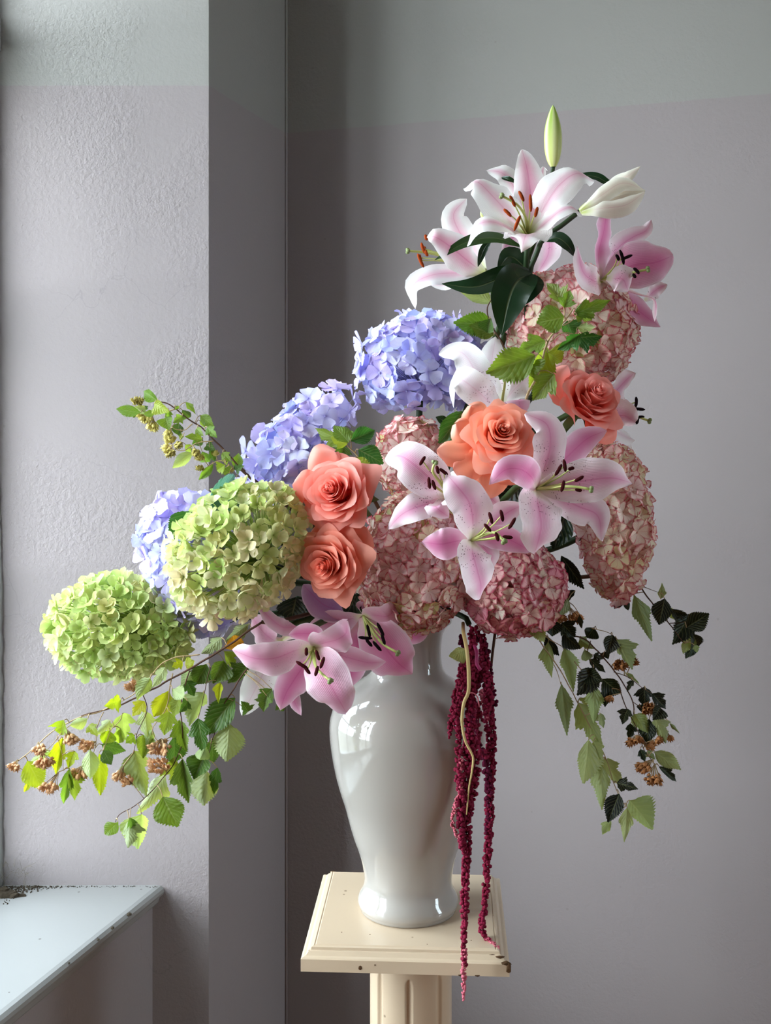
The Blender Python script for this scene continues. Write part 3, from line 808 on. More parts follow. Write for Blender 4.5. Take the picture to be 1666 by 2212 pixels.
# half-width along the blade, and how far the margin sweeps forward there
LEAF_SHAPES = {
    'lobed': [(0, .06), (.04, .40), (.12, .66), (.20, .74), (.28, .92), (.36, 1.0), (.42, .80), (.47, .52), (.54, .54), (.62, .60), (.70, .52), (.80, .34), (.90, .17), (.96, .07), (1, .01)],
    'ovate': [(0, .05), (.06, .45), (.15, .75), (.28, .96), (.40, 1.0), (.55, .90), (.70, .68), (.82, .44), (.92, .2), (1, .01)],
    'long':  [(0, .05), (.08, .40), (.20, .74), (.33, 1.0), (.42, .92), (.50, .68), (.64, .54), (.78, .36), (.90, .18), (1, .01)],
}
LFM = {}
def leaf_mesh(shape, variant, fold, droop, curl, mat='leaf', serr=.12):
    key = (shape, variant, mat)
    if key in LFM: return LFM[key]
    rng = random.Random(hash(shape) % 97 + variant * 13 if False else len(shape) * 31 + variant * 13)
    rows, cols = 30, 6; prof = LEAF_SHAPES[shape]
    asym = rng.uniform(-.1, .1); ph = rng.uniform(0, 6); tw = rng.uniform(-.35, .35)
    V, U, Fc = [], [], []
    for i in range(rows + 1):
        u = i / rows
        hw = lut(prof, u) * .5
        for j in range(cols + 1):
            s = -1 + 2 * j / cols
            e = 1.0
            if abs(s) > .99 and 0 < i < rows: e = 1 + serr * (1 if i % 2 else -1) * (.6 + .4 * math.sin(u * 9 + ph))
            x = s * hw * e * (1 + asym * (1 if s > 0 else -1))
            y = u + (.035 if (abs(s) > .99 and i % 2) else 0) + .10 * abs(s) * hw * 2 * (1 - u)
            z = fold * abs(x) * 1.2 - droop * u * u * .5 + curl * (x * x) * 2.0 * (1 if s > 0 else .6) + .035 * math.sin(u * 11 + ph + 2 * s) * abs(s)
            z += tw * x * (u - .3) + .05 * math.sin((u - .6 * abs(s) * hw) * 7 * 2 * PI) * hw * abs(s)
            V.append(Vector((x, y, z))); U.append((u, j / cols))
    for i in range(rows):
        for j in range(cols):
            a = i * (cols + 1) + j
            Fc.append((a, a + 1, a + cols + 2, a + cols + 1))
    LFM[key] = mesh('leaf', V, Fc, M[mat], U)
    return LFM[key]
def leaf_variant(shape, k, mat='leaf', serr=.12):
    f = [(.55, .18, -.3), (.25, .30, .5), (.9, .10, -.2), (.40, .42, -.6)][k % 4]
    return leaf_mesh(shape, k % 4, f[0], f[1], f[2], mat, serr)
def put_leaf(root, me, B, T, wid, under, tilt, color, name='leaf', flip=1):
    y = T - B; L = y.length; yd = y / L
    cd = (Vector((0, 0, ZC)) - B).normalized()
    n = (cd - yd * cd.dot(yd)).normalized()
    n = Matrix.Rotation(tilt, 3, yd) @ n
    if under: n = -n
    x = yd.cross(n)
    W_ = 1.15 * wid / max(.55, abs(math.cos(tilt)))
    m = Matrix((x * W_, yd * L, n * (W_ * .6 + L * .4))).transposed().to_4x4()
    o = obj(name, me, root, Matrix.Translation(B - root.location) @ m)
    o.color = s4(color)
    return o
def nearest(p, lines):
    best = None
    for ln in lines:
        for q in ln:
            dd = (q - p).length
            if best is None or dd < best[0]: best = (dd, q)
    return best[1]
GREENS = {'y': [(160, 174, 40), (174, 184, 50), (142, 164, 44)], 'm': [(104, 136, 52), (116, 144, 60)], 'p': [(150, 172, 108), (160, 178, 118)], 'd': [(66, 98, 40), (76, 106, 46)],  # y: yellow-green glow of backlit leaves painted into the leaf colour
          'k': [(20, 27, 19), (26, 33, 22)], 'g': [(150, 168, 100), (142, 160, 90)], 'o': [(98, 110, 56), (110, 120, 64)], 'b': [(48, 96, 44), (60, 112, 50)], 'or': [(214, 150, 50)], 'v': [(140, 166, 56), (154, 176, 66)]}  # k: leaf tops in shadow, their near-black shade painted as base colour
def spray(name, label, cv, d, branches, leaves, clusters, seed, group='leafy ninebark sprays', cap='capsule', stem_from=None, twig='twig', dfun=None):
    """branches: (pts, r_px, material); leaves: (bx,by,tx,ty,w,code[,shape])"""
    rng = random.Random(seed); s = SCALE[cv]
    df = dfun or (lambda x, y: d)
    def Q(x, y, dd=0.0): a, b = cv(x, y); dz = df(x, y); return P(a, b, dz + dd)
    b0 = branches[0][0][0]
    root = thing(name, label, 'plant', Q(*b0[:2]), group)
    lines = []; tubes = {}
    for pts, r, mt in branches:
        cur = spline([Q(*p) for p in pts], max(8, 6 * len(pts)))
        cur = [p + Vector((noise.noise(p * 60), noise.noise(p * 60 + Vector((9, 0, 0))), noise.noise(p * 60 + Vector((0, 9, 0))))) * .0012 for p in cur]
        lines.append(cur); rr = r / s / F * d
        tubes.setdefault(mt, []).append(tube(cur, rr, rr * .55, 6))
    for L in leaves:
        bx, by, tx, ty, w, code = L[:6]; shape = L[6] if len(L) > 6 else ('lobed' if rng.random() < .7 else 'ovate')
        under = code in ('p', 'g', 'o')
        dd = rng.uniform(-.02, .02)
        B = Q(bx, by, dd); T = Q(tx, ty, dd + rng.uniform(-.018, .012))
        me = leaf_variant(shape, rng.randrange(4))
        put_leaf(root, me, B, T, w / s / F * d, under, rng.uniform(-.5, .5), pick(rng, GREENS[code], 5))
        q = nearest(B, lines)
        if (q - B).length > .003:
            mid = q.lerp(B, .5) + Vector((0, 0, .003))
            tubes.setdefault(twig + '_pale' if False else 'twig_pale', []).append(tube(spline([q, mid, B], 5), .0007, .0006, 4))
    if stem_from is not None:
        p0 = Q(*stem_from)
        sp = stem_pts(p0, (p0 - MOUTH).normalized(), .02)
        tubes.setdefault('twig', []).append(tube(sp, .003, .003, 6))
    for mt, tb in tubes.items(): part('twig', root, join(*tb), M[mt])
    # seed heads: thin stalks with a small five-pointed capsule at each end
    for cx, cy, w in clusters:
        c = Q(cx, cy, rng.uniform(-.015, .01)); R = w / 2 / s / F * d
        q = nearest(c, lines); up = (q - c)
        hub = c + (up.normalized() * min(up.length, R * 1.5) if up.length > 1e-5 else Vector((0, 0, R))) + Vector((0, 0, R * .5))
        st = [tube(spline([q, hub], 4), .0007, .0007, 4)] if up.length > R else []
        n = max(6, int(w / s / 1.9)); pos = []
        for k in range(n):
            a = k * 2.4; rr = math.sqrt((k + .5) / n) * R
            p = c + Vector((math.cos(a) * rr, rng.uniform(-.7, .5) * R, math.sin(a) * rr * .62 - R * .1 * (1 - (rr / R) ** 2)))
            pos.append(p); st.append(tube([hub, p], .0004, .0004, 3))
        cl = part('seed_cluster', root, join(*st), M['twig_pale'])
        for p in pos:
            dr = (p - hub).normalized()
            fr = frame(dr) * (.0036 * rng.uniform(.8, 1.25))
            obj('seed_capsule', CAPS[cap], cl, Matrix.Translation(p - root.location) @ fr.to_4x4())
    return root
CAPS = {}
def make_caps():
    for k in ('capsule', 'capsule_dark', 'capsule_yellow'):
        V, Fc = [], []
        prof = [(.12, -.9), (.62, -.35), (.85, .15), (.70, .6), (.95, 1.15)]
        for i, (r, z) in enumerate(prof):
            for q in range(10):
                a = 2 * PI * q / 10
                rr = r * ((1.15 if q % 2 == 0 else .35) if i == 4 else (1.05 if q % 2 == 0 else .9))
                V.append(Vector((rr * math.cos(a), rr * math.sin(a), z if i < 4 or q % 2 == 0 else .55)))
        for i in range(4):
            for q in range(10):
                a, b = i * 10 + q, i * 10 + (q + 1) % 10
                Fc.append((a, b, b + 10, a + 10))
        Fc += [tuple(range(10))[::-1]]
        CAPS[k] = mesh('seed_capsule', V, Fc, M[k])
make_caps()
# ------------------------------------------------------------------ hydrangea heads
GR_LIME = [(206, 222, 146), (214, 228, 152), (198, 216, 132), (222, 232, 168)]
GR_OLIVE = [(218, 222, 156), (224, 226, 166), (212, 214, 148), (230, 228, 180)]
GR_CREAM = [(234, 224, 180), (240, 230, 190), (228, 218, 168), (236, 222, 182)]
BLUES = [(188, 190, 240), (200, 198, 244), (212, 206, 246), (204, 190, 238), (220, 220, 250)]
LILACS = [(210, 204, 246), (220, 208, 246), (200, 198, 244), (226, 222, 250)]
PINKS = [(253, 230, 220), (250, 222, 214), (253, 234, 222), (248, 214, 208), (250, 236, 212)]
ROSES = [(246, 192, 196), (250, 206, 204), (242, 178, 186), (250, 218, 210)]
CREAMS = [(252, 238, 214), (250, 230, 212), (252, 240, 220), (242, 232, 192)]
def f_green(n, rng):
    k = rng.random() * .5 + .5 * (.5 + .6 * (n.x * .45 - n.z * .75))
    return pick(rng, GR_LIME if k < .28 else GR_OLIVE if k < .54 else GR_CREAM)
def f_lime(n, rng): return pick(rng, GR_LIME if rng.random() < .75 else GR_OLIVE)
def f_blue(n, rng): return pick(rng, BLUES)
def f_lilac(n, rng): return pick(rng, LILACS if rng.random() < .7 else BLUES)
def f_pink(n, rng): return pick(rng, PINKS if rng.random() < .93 else [(216, 210, 148), (206, 200, 140)])
def f_rose(n, rng): return pick(rng, ROSES if rng.random() < .75 else PINKS)
def f_cream(n, rng): return pick(rng, CREAMS if rng.random() < .35 + .4 * max(0, n.z + .2) else PINKS)
hydrangea('round lavender blue hydrangea head beside the speckled white lily', 1.66, (912, 786), (130, 98), 105, .05, 150, 62, 'blue', 'fl_blue', f_blue, 1, .12, .5)
hydrangea('loose ragged lavender hydrangea above the upper coral rose pair', 1.66, (632, 968), (142, 62), 70, .78, 92, 66, 'blue', 'fl_blue', f_lilac, 2, .25, .6)
hydrangea('lavender hydrangea mostly hidden behind the yellow-green head', 1.60, (415, 1215), (92, 146), 80, .32, 130, 62, 'blue', 'fl_blue', f_lilac, 3, .10, .5)
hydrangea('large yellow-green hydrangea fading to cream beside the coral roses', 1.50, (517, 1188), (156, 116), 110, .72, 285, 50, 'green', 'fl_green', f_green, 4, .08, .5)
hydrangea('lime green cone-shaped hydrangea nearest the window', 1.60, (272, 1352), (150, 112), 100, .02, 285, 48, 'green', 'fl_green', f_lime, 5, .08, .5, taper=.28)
hydrangea('pink and cream hydrangea high under the topmost lilies', 1.62, (1236, 706), (132, 112), 100, -.25, 220, 54, 'pink', 'fl_pink', f_pink, 6, .08, .35)
hydrangea('small pink-edged hydrangea peeping out above the lily with folded petals', 1.60, (888, 990), (68, 78), 65, .1, 100, 52, 'pink', 'fl_pink', f_pink, 7, .08, .35)
hydrangea('broad pink hydrangea with red petal edges over the vase mouth', 1.55, (900, 1214), (112, 146), 95, -.12, 250, 52, 'pink', 'fl_pink', f_pink, 8, .06, .3)
hydrangea('deep rose hydrangea above the hanging crimson amaranth', 1.56, (1108, 1268), (104, 98), 90, -.1, 200, 51, 'pink', 'fl_rose', f_rose, 9, .08, .32)
hydrangea('tall cream and pink hydrangea on the side away from the window', 1.60, (1322, 1124), (76, 158), 85, .04, 225, 51, 'pink', 'fl_pink', f_cream, 10, .07, .32)

# ------------------------------------------------------------------ roses
rose('upper of the two coral roses touching the yellow-green hydrangea', c3, 1.485, (1335, 655), (-.34, -.90, .26), 222, 44, 'rose_coral', [
    ([(1280, 600, .015), (1250, 500, .01), (1305, 412, .005)], 240, dict(cup=.4)),
    ([(1220, 640, .01), (1150, 610, .0), (1062, 600, .005)], 190),
    ([(1330, 720, .0), (1300, 790, .0), (1290, 838, .0)], 300, dict(recurve=-.2))], seed=11, openness=.8, outer=1.0)
rose('lower of the two coral roses touching the yellow-green hydrangea', c3, 1.475, (1300, 1045), (-.42, -.88, -.05), 212, 46, 'rose_coral2', [
    ([(1280, 960, .03), (1250, 880, .02), (1215, 815, .02)], 300, dict(cup=.45, recurve=.1)),
    ([(1370, 980, .02), (1430, 900, .0), (1485, 845, .0)], 210, dict(cup=.5))], seed=23, openness=.8, outer=.98)
rose('wide open peach rose with pointed outer petals at the centre of the bouquet', c2, 1.44, (785, 725), (.04, -.90, .34), 190, 42, 'rose_peach', [
    ([(730, 770, .015), (610, 795, .005), (460, 790, .01)], 150, dict(recurve=-.2, cup=.2)),
    ([(730, 800, .01), (640, 850, .0), (545, 888, .0)], 170, dict(recurve=-.2)),
    ([(740, 740, .025), (640, 700, .015), (562, 650, .01)], 170, dict(cup=.35)),
    ([(750, 700, .03), (680, 620, .025), (640, 562, .02)], 160, dict(cup=.35)),
    ([(760, 850, .01), (745, 930, .005), (712, 1045, .02)], 190, dict(recurve=-.3, cup=.1)),
    ([(800, 840, .005), (850, 910, .0), (870, 968, .01)], 170),
    ([(840, 790, .015), (910, 800, .005), (990, 765, .01)], 150)], seed=37, openness=.8, outer=.92)
rose('coral rose turned sideways under the high pink hydrangea', c2, 1.535, (1228, 560), (.30, -.80, .52), 176, 40, 'rose_pink', [
    ([(1200, 570, .01), (1130, 470, .0), (1135, 355, .0)], 150, dict(cup=.4)),
    ([(1180, 590, .015), (1110, 520, .005), (1055, 458, .0)], 100, dict(cup=.3)),
    ([(1230, 630, -.015), (1280, 690, -.015), (1388, 655, .0)], 150, dict(cup=.4))], seed=41, openness=.6, outer=.86, height=1.15)

# ------------------------------------------------------------------ lilies
lily('topmost fully open white lily with a pink flush, facing the camera', c1, 1.55, (745, 795), (-.12, -.88, .42), [
    ([(752, 680, -.02), (758, 560, -.015), (740, 420, -.01), (712, 316, -.02)], 160, dict(cup=.25, mat='lily_blush')),
    ([(660, 690, -.035), (560, 580, -.045), (460, 490, -.04), (390, 538, -.03)], 215, dict(cup=.3, recurve=-.5)),
    ([(830, 640, -.03), (920, 510, -.04), (1020, 445, -.035), (1112, 495, -.015)], 190, dict(cup=.3, recurve=-.5)),
    ([(840, 720, -.045), (920, 655, -.065), (990, 635, -.065), (1050, 682, -.05)], 130, dict(recurve=-.4)),
    ([(670, 765, -.04), (560, 715, -.065), (460, 735, -.065), (408, 850, -.045)], 125, dict(recurve=-.5)),
    ([(748, 785, -.03), (742, 778, -.065), (728, 800, -.095), (708, 886, -.085)], 235, dict(cup=.45, recurve=-.5, wav=.14))],
    [(632, 666, 42, 42, -.075), (660, 602, 30, 62, -.08), (709, 574, 28, 58, -.08), (760, 612, 4, 96, -.085), (792, 662, -14, 56, -.085), (686, 723, -34, 84, -.09)],
    [(735, 700, -.04), (690, 625, -.075), (604, 573, -.085)], 'lily_white', 'anther_rust')
lily('white lily seen from the side, its stamens pointing at the window', c1, 1.61, (512, 1005), (-.86, -.42, .26), [
    ([(440, 880, .005), (360, 760, .005), (335, 670, .0), (405, 588, -.01)], 150, dict(cup=.4, side=(.8, -.2, -.5))),
    ([(420, 940, -.025), (310, 850, -.045), (230, 800, -.05), (185, 800, -.04)], 175, dict(cup=.35, recurve=-.3, side=(-.45, -.2, -.85), mat='lily_blush')),
    ([(380, 1000, -.02), (220, 1010, -.03), (110, 1070, -.025), (122, 1196, -.015)], 120, dict(recurve=-.3, side=(.1, -.45, -.9))),
    ([(410, 870, .04), (340, 800, .06), (300, 790, .07)], 120),
    ([(400, 990, .04), (300, 1050, .05), (210, 1066, .05)], 110),
    ([(440, 900, .03), (400, 780, .05), (380, 760, .05)], 130)],
    [(183, 802, 8, 32, -.02), (166, 862, 22, 62, -.02), (185, 890, 12, 32, -.03), (152, 930, 34, 76, -.035), (150, 915, 10, 40, -.01), (178, 872, 10, 40, .0)],
    [(380, 930, .0), (220, 890, -.01), (84, 877, -.02)], 'lily_white', 'anther_rust', fil_base=(430, 950, .0))
lily('deep pink lily facing away from the window above the high pink hydrangea', c1, 1.58, (1150, 1045), (.70, -.62, .16), [
    ([(1140, 900, -.01), (1170, 760, -.01), (1188, 608, .0)], 165, dict(cup=.45, mat='lily_rose')),
    ([(1240, 870, .03), (1330, 800, .035), (1400, 765, .03), (1428, 704, .02)], 140, dict(cup=.3)),
    ([(1240, 990, -.01), (1340, 955, -.03), (1450, 940, -.035), (1548, 903, -.03)], 235, dict(cup=.35, mat='lily_rose', side=(-.3, .1, .95))),
    ([(1240, 1080, -.03), (1360, 1120, -.04), (1450, 1150, -.04), (1445, 1268, -.03)], 100, dict(cup=.5)),
    ([(1250, 1120, .02), (1350, 1200, .03), (1480, 1300, .02)], 165, dict(mat='lily_rose')),
    ([(1110, 1040, -.04), (1050, 985, -.06), (1020, 850, -.05)], 165, dict(cup=.3)),
    ([(1180, 1030, -.055), (1270, 1030, -.065), (1300, 1100, -.06)], 190, dict(cup=.2, base=False)),
    ([(1390, 1150, .04), (1460, 1090, .045), (1518, 1062, .04)], 85, dict(base=False))],
    [(1265, 912, 22, 82, -.055), (1292, 912, 62, -26, -.055), (1240, 914, 16, 34, -.05), (1345, 988, 32, 34, -.06), (1332, 1016, 14, 24, -.06)],
    [(1240, 1020, -.04), (1330, 995, -.055), (1406, 980, -.06)], 'lily_pink', 'anther_black')
lily('white lily with speckled petals beside the lavender blue hydrangea', c2, 1.555, (795, 575), (-.05, -.72, .68), [
    ([(745, 500, -.03), (670, 400, -.045), (590, 290, -.035), (472, 300, -.02)], 150, dict(cup=.35, side=(-.55, .25, -.62))),
    ([(740, 550, -.04), (660, 480, -.065), (570, 430, -.06), (548, 572, -.04)], 150, dict(recurve=-.5, side=(-.35, .25, -.8))),
    ([(780, 470, .0), (745, 350, .02), (765, 208, .03)], 150, dict(cup=.25)),
    ([(840, 500, .01), (900, 440, .02), (950, 410, .03)], 150),
    ([(830, 560, -.05), (875, 530, -.075), (890, 560, -.08), (890, 652, -.065)], 140, dict(cup=.3, recurve=-.3, mat='lily_mauve')),
    ([(830, 450, .03), (900, 340, .04), (940, 250, .05)], 140)],
    [], [(800, 520, -.02), (810, 460, -.03), (812, 405, -.03)], 'lily_cream', 'anther_dark')
lily('large pale pink speckled lily with the widest petals, below the sideways rose', c2, 1.42, (975, 990), (.32, -.93, -.02), [
    ([(1010, 900, -.015), (1045, 780, -.015), (1030, 660, -.015), (915, 602, -.015)], 170, dict(cup=.3, recurve=-.4)),
    ([(1080, 975, -.02), (1220, 950, -.03), (1360, 935, -.03), (1464, 960, -.01)], 205, dict(cup=.25)),
    ([(1060, 900, .03), (1150, 810, .05), (1240, 730, .06), (1335, 690, .06)], 170, dict(mat='lily_rose')),
    ([(1080, 1030, .0), (1190, 1080, .0), (1290, 1130, -.005), (1308, 1258, .0)], 165, dict(cup=.3)),
    ([(985, 1060, -.03), (1000, 1160, -.045), (990, 1240, -.045), (962, 1324, -.035)], 245, dict(cup=.22, recurve=-.15)),
    ([(950, 930, -.035), (890, 890, -.055), (810, 895, -.06), (733, 968, -.045)], 140, dict(cup=.3, mat='lily_rose'))],
    [(1118, 870, 10, 64, -.05), (1086, 893, -34, 58, -.05), (1152, 885, 30, -10, -.045), (1193, 938, 46, -26, -.055), (1108, 976, -14, 58, -.06), (1190, 996, 34, 6, -.04)],
    [(1080, 980, -.04), (1180, 980, -.055), (1252, 992, -.06)], 'lily_pink', 'anther_dark')
lily('pale pink lily half hidden by the peach rose, one petal curling toward the roses', c2, 1.47, (530, 1035), (-.30, -.92, .22), [
    ([(450, 960, -.03), (350, 870, -.04), (270, 820, -.03), (196, 838, -.01)], 205, dict(cup=.3, recurve=-.35)),
    ([(440, 1060, -.025), (340, 1090, -.035), (270, 1130, -.03), (212, 1198, -.02)], 135, dict(cup=.35)),
    ([(490, 1075, -.04), (455, 1080, -.055), (480, 1105, -.055), (525, 1135, -.045)], 120, dict(recurve=-.2)),
    ([(560, 970, .02), (610, 930, .03), (650, 900, .04)], 170, dict(mat='lily_cream')),
    ([(620, 1030, .03), (720, 1030, .03), (785, 1078, .02)], 110),
    ([(480, 980, .03), (440, 900, .04), (450, 850, .04)], 120)],
    [(388, 846, -28, 46, -.045), (423, 960, 6, 60, -.05), (447, 970, 16, 50, -.05), (466, 892, 10, 42, -.05), (497, 902, 42, 32, -.05)],
    [(480, 960, -.03), (440, 900, -.055), (452, 858, -.06)], 'lily_pink', 'anther_dark')
lily('pink lily with a heart-shaped drooping petal above the amaranth', c2, 1.41, (640, 1255), (.42, -.90, .02), [
    ([(650, 1160, -.02), (630, 1060, -.03), (570, 980, -.03), (515, 918, -.015)], 205, dict(cup=.28)),
    ([(570, 1258, -.005), (480, 1275, -.01), (385, 1262, .0)], 150, dict(cup=.3, mat='lily_rose')),
    ([(650, 1320, -.03), (675, 1420, -.035), (690, 1490, -.03), (680, 1558, -.015)], 195, dict(cup=.25)),
    ([(740, 1180, .03), (830, 1110, .04), (910, 1070, .04)], 165),
    ([(730, 1240, .01), (830, 1250, .01), (945, 1312, .02)], 120, dict(mat='lily_rose')),
    ([(700, 1290, .01), (730, 1340, .01), (705, 1430, .01)], 110)],
    [(738, 1140, 16, 60, -.05), (795, 1128, 12, 60, -.045), (848, 1167, 36, -58, -.05), (722, 1190, 34, 40, -.055), (770, 1236, 14, 46, -.05), (826, 1238, 52, 6, -.05)],
    [(700, 1228, -.03), (760, 1215, -.045), (806, 1258, -.055)], 'lily_pink', 'anther_dark')
lily('large pink lily, tinted mauve for shade, hanging at the shoulder of the vase', c5, 1.47, (515, 410), (.10, -.92, -.28), [
    ([(420, 430, -.02), (300, 475, -.035), (180, 475, -.035), (58, 425, -.02)], 190, dict(cup=.3)),
    ([(470, 500, .0), (410, 590, .0), (360, 670, .0), (325, 765, .01)], 165, dict(cup=.3, mat='lily_rose')),
    ([(550, 510, -.035), (600, 610, -.05), (650, 700, -.05), (700, 780, -.035)], 240, dict(cup=.2)),
    ([(620, 445, .01), (740, 480, .01), (830, 500, .01), (922, 492, .01)], 135, dict(cup=.3)),
    ([(580, 390, -.04), (650, 370, -.06), (700, 330, -.06), (700, 262, -.035)], 190, dict(cup=.2)),
    ([(530, 350, .0), (470, 335, .0), (375, 340, .0)], 110, dict(mat='lily_rose'))],
    [(474, 436, 0, 46, -.05), (537, 456, 20, 58, -.055), (563, 498, -22, 64, -.06), (450, 511, 68, 42, -.055), (479, 540, 32, 42, -.055), (531, 545, -16, 56, -.06)],
    [(515, 480, -.03), (540, 540, -.05), (606, 598, -.065)], 'lily_mauve', 'anther_dark')
lily('pink lily, tinted mauve for shade, with one broad petal resting on the vase shoulder', c5, 1.545, (795, 235), (.22, -.90, -.24), [
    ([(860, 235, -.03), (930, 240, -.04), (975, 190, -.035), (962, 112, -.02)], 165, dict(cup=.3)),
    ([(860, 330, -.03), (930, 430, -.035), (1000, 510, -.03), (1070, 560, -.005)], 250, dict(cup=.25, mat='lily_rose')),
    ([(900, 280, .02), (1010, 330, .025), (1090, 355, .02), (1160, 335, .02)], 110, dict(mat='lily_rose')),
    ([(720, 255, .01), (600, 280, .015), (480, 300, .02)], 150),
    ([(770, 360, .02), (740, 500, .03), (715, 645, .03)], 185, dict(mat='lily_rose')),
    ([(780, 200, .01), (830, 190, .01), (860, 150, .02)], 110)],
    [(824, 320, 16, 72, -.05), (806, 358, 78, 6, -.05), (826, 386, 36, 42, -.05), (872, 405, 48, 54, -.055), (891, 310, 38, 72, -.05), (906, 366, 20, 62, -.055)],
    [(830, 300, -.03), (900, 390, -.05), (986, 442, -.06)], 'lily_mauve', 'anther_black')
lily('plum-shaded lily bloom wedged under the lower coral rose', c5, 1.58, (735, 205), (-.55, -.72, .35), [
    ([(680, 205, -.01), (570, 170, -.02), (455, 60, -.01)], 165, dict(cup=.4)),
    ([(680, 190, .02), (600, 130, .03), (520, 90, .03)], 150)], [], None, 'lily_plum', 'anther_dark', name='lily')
lily('pale lily behind the mauve one, a white petal hanging over the dark gap', c5, 1.56, (340, 370), (-.35, -.85, -.3), [
    ([(420, 300, -.03), (340, 300, -.04), (260, 240, -.035), (198, 172, -.02)], 120, dict(cup=.35)),
    ([(300, 380, .0), (230, 330, .0), (160, 230, .01)], 190, dict(cup=.2)),
    ([(260, 500, .0), (190, 640, .0), (110, 795, .0)], 170, dict(cup=.25, mat='lily_cream')),
    ([(330, 480, .01), (290, 580, .01), (270, 640, .01)], 100),
    ([(380, 560, .03), (400, 700, .03), (446, 795, .02)], 100, dict(mat='lily_rose')),
    ([(420, 480, .03), (470, 600, .03), (480, 672, .03)], 120, dict(mat='lily_rose'))], [], None, 'lily_mauve', 'anther_dark')
lily('pink lily seen in profile behind the sideways rose, black stamens in the open', c2, 1.61, (1290, 600), (.85, -.40, .10), [
    ([(1360, 520, .0), (1430, 440, .0), (1480, 392, .0)], 185, dict(cup=.3)),
    ([(1370, 610, -.02), (1430, 615, -.025), (1486, 650, -.02)], 170, dict(cup=.3)),
    ([(1370, 680, .0), (1430, 720, .0), (1480, 740, .0)], 140, dict(mat='lily_cream')),
    ([(1330, 690, .03), (1400, 760, .03), (1500, 830, .03)], 170, dict(mat='lily_cream')),
    ([(1330, 560, .04), (1400, 560, .05), (1450, 540, .05)], 130)],
    [(1484, 545, -4, 56, -.02), (1496, 580, 72, 6, -.02), (1500, 622, 58, -6, -.02), (1466, 582, 36, 2, .0), (1490, 638, -6, 40, -.02)],
    [(1400, 600, -.01), (1480, 615, -.02), (1552, 640, -.02)], 'lily_pink', 'anther_black')
lily('white lily turned away behind the topmost open lily', c1, 1.64, (775, 720), (.05, .93, .35), [
    ([(690, 560, .02), (610, 450, .02), (518, 430, .0)], 110, dict(cup=.3)),
    ([(800, 560, .03), (830, 420, .03), (852, 432, .02)], 60),
    ([(850, 780, .01), (860, 890, .0), (790, 1015, .0)], 130, dict(mat='lily_pink')),
    ([(690, 770, .01), (640, 830, .0), (600, 880, .0)], 110, dict(mat='lily_pink')),
    ([(570, 690, .03), (500, 650, .04), (485, 695, .03)], 90),
    ([(760, 620, .04), (790, 480, .05), (760, 440, .05)], 110)], [], None, 'lily_white', 'anther_rust')

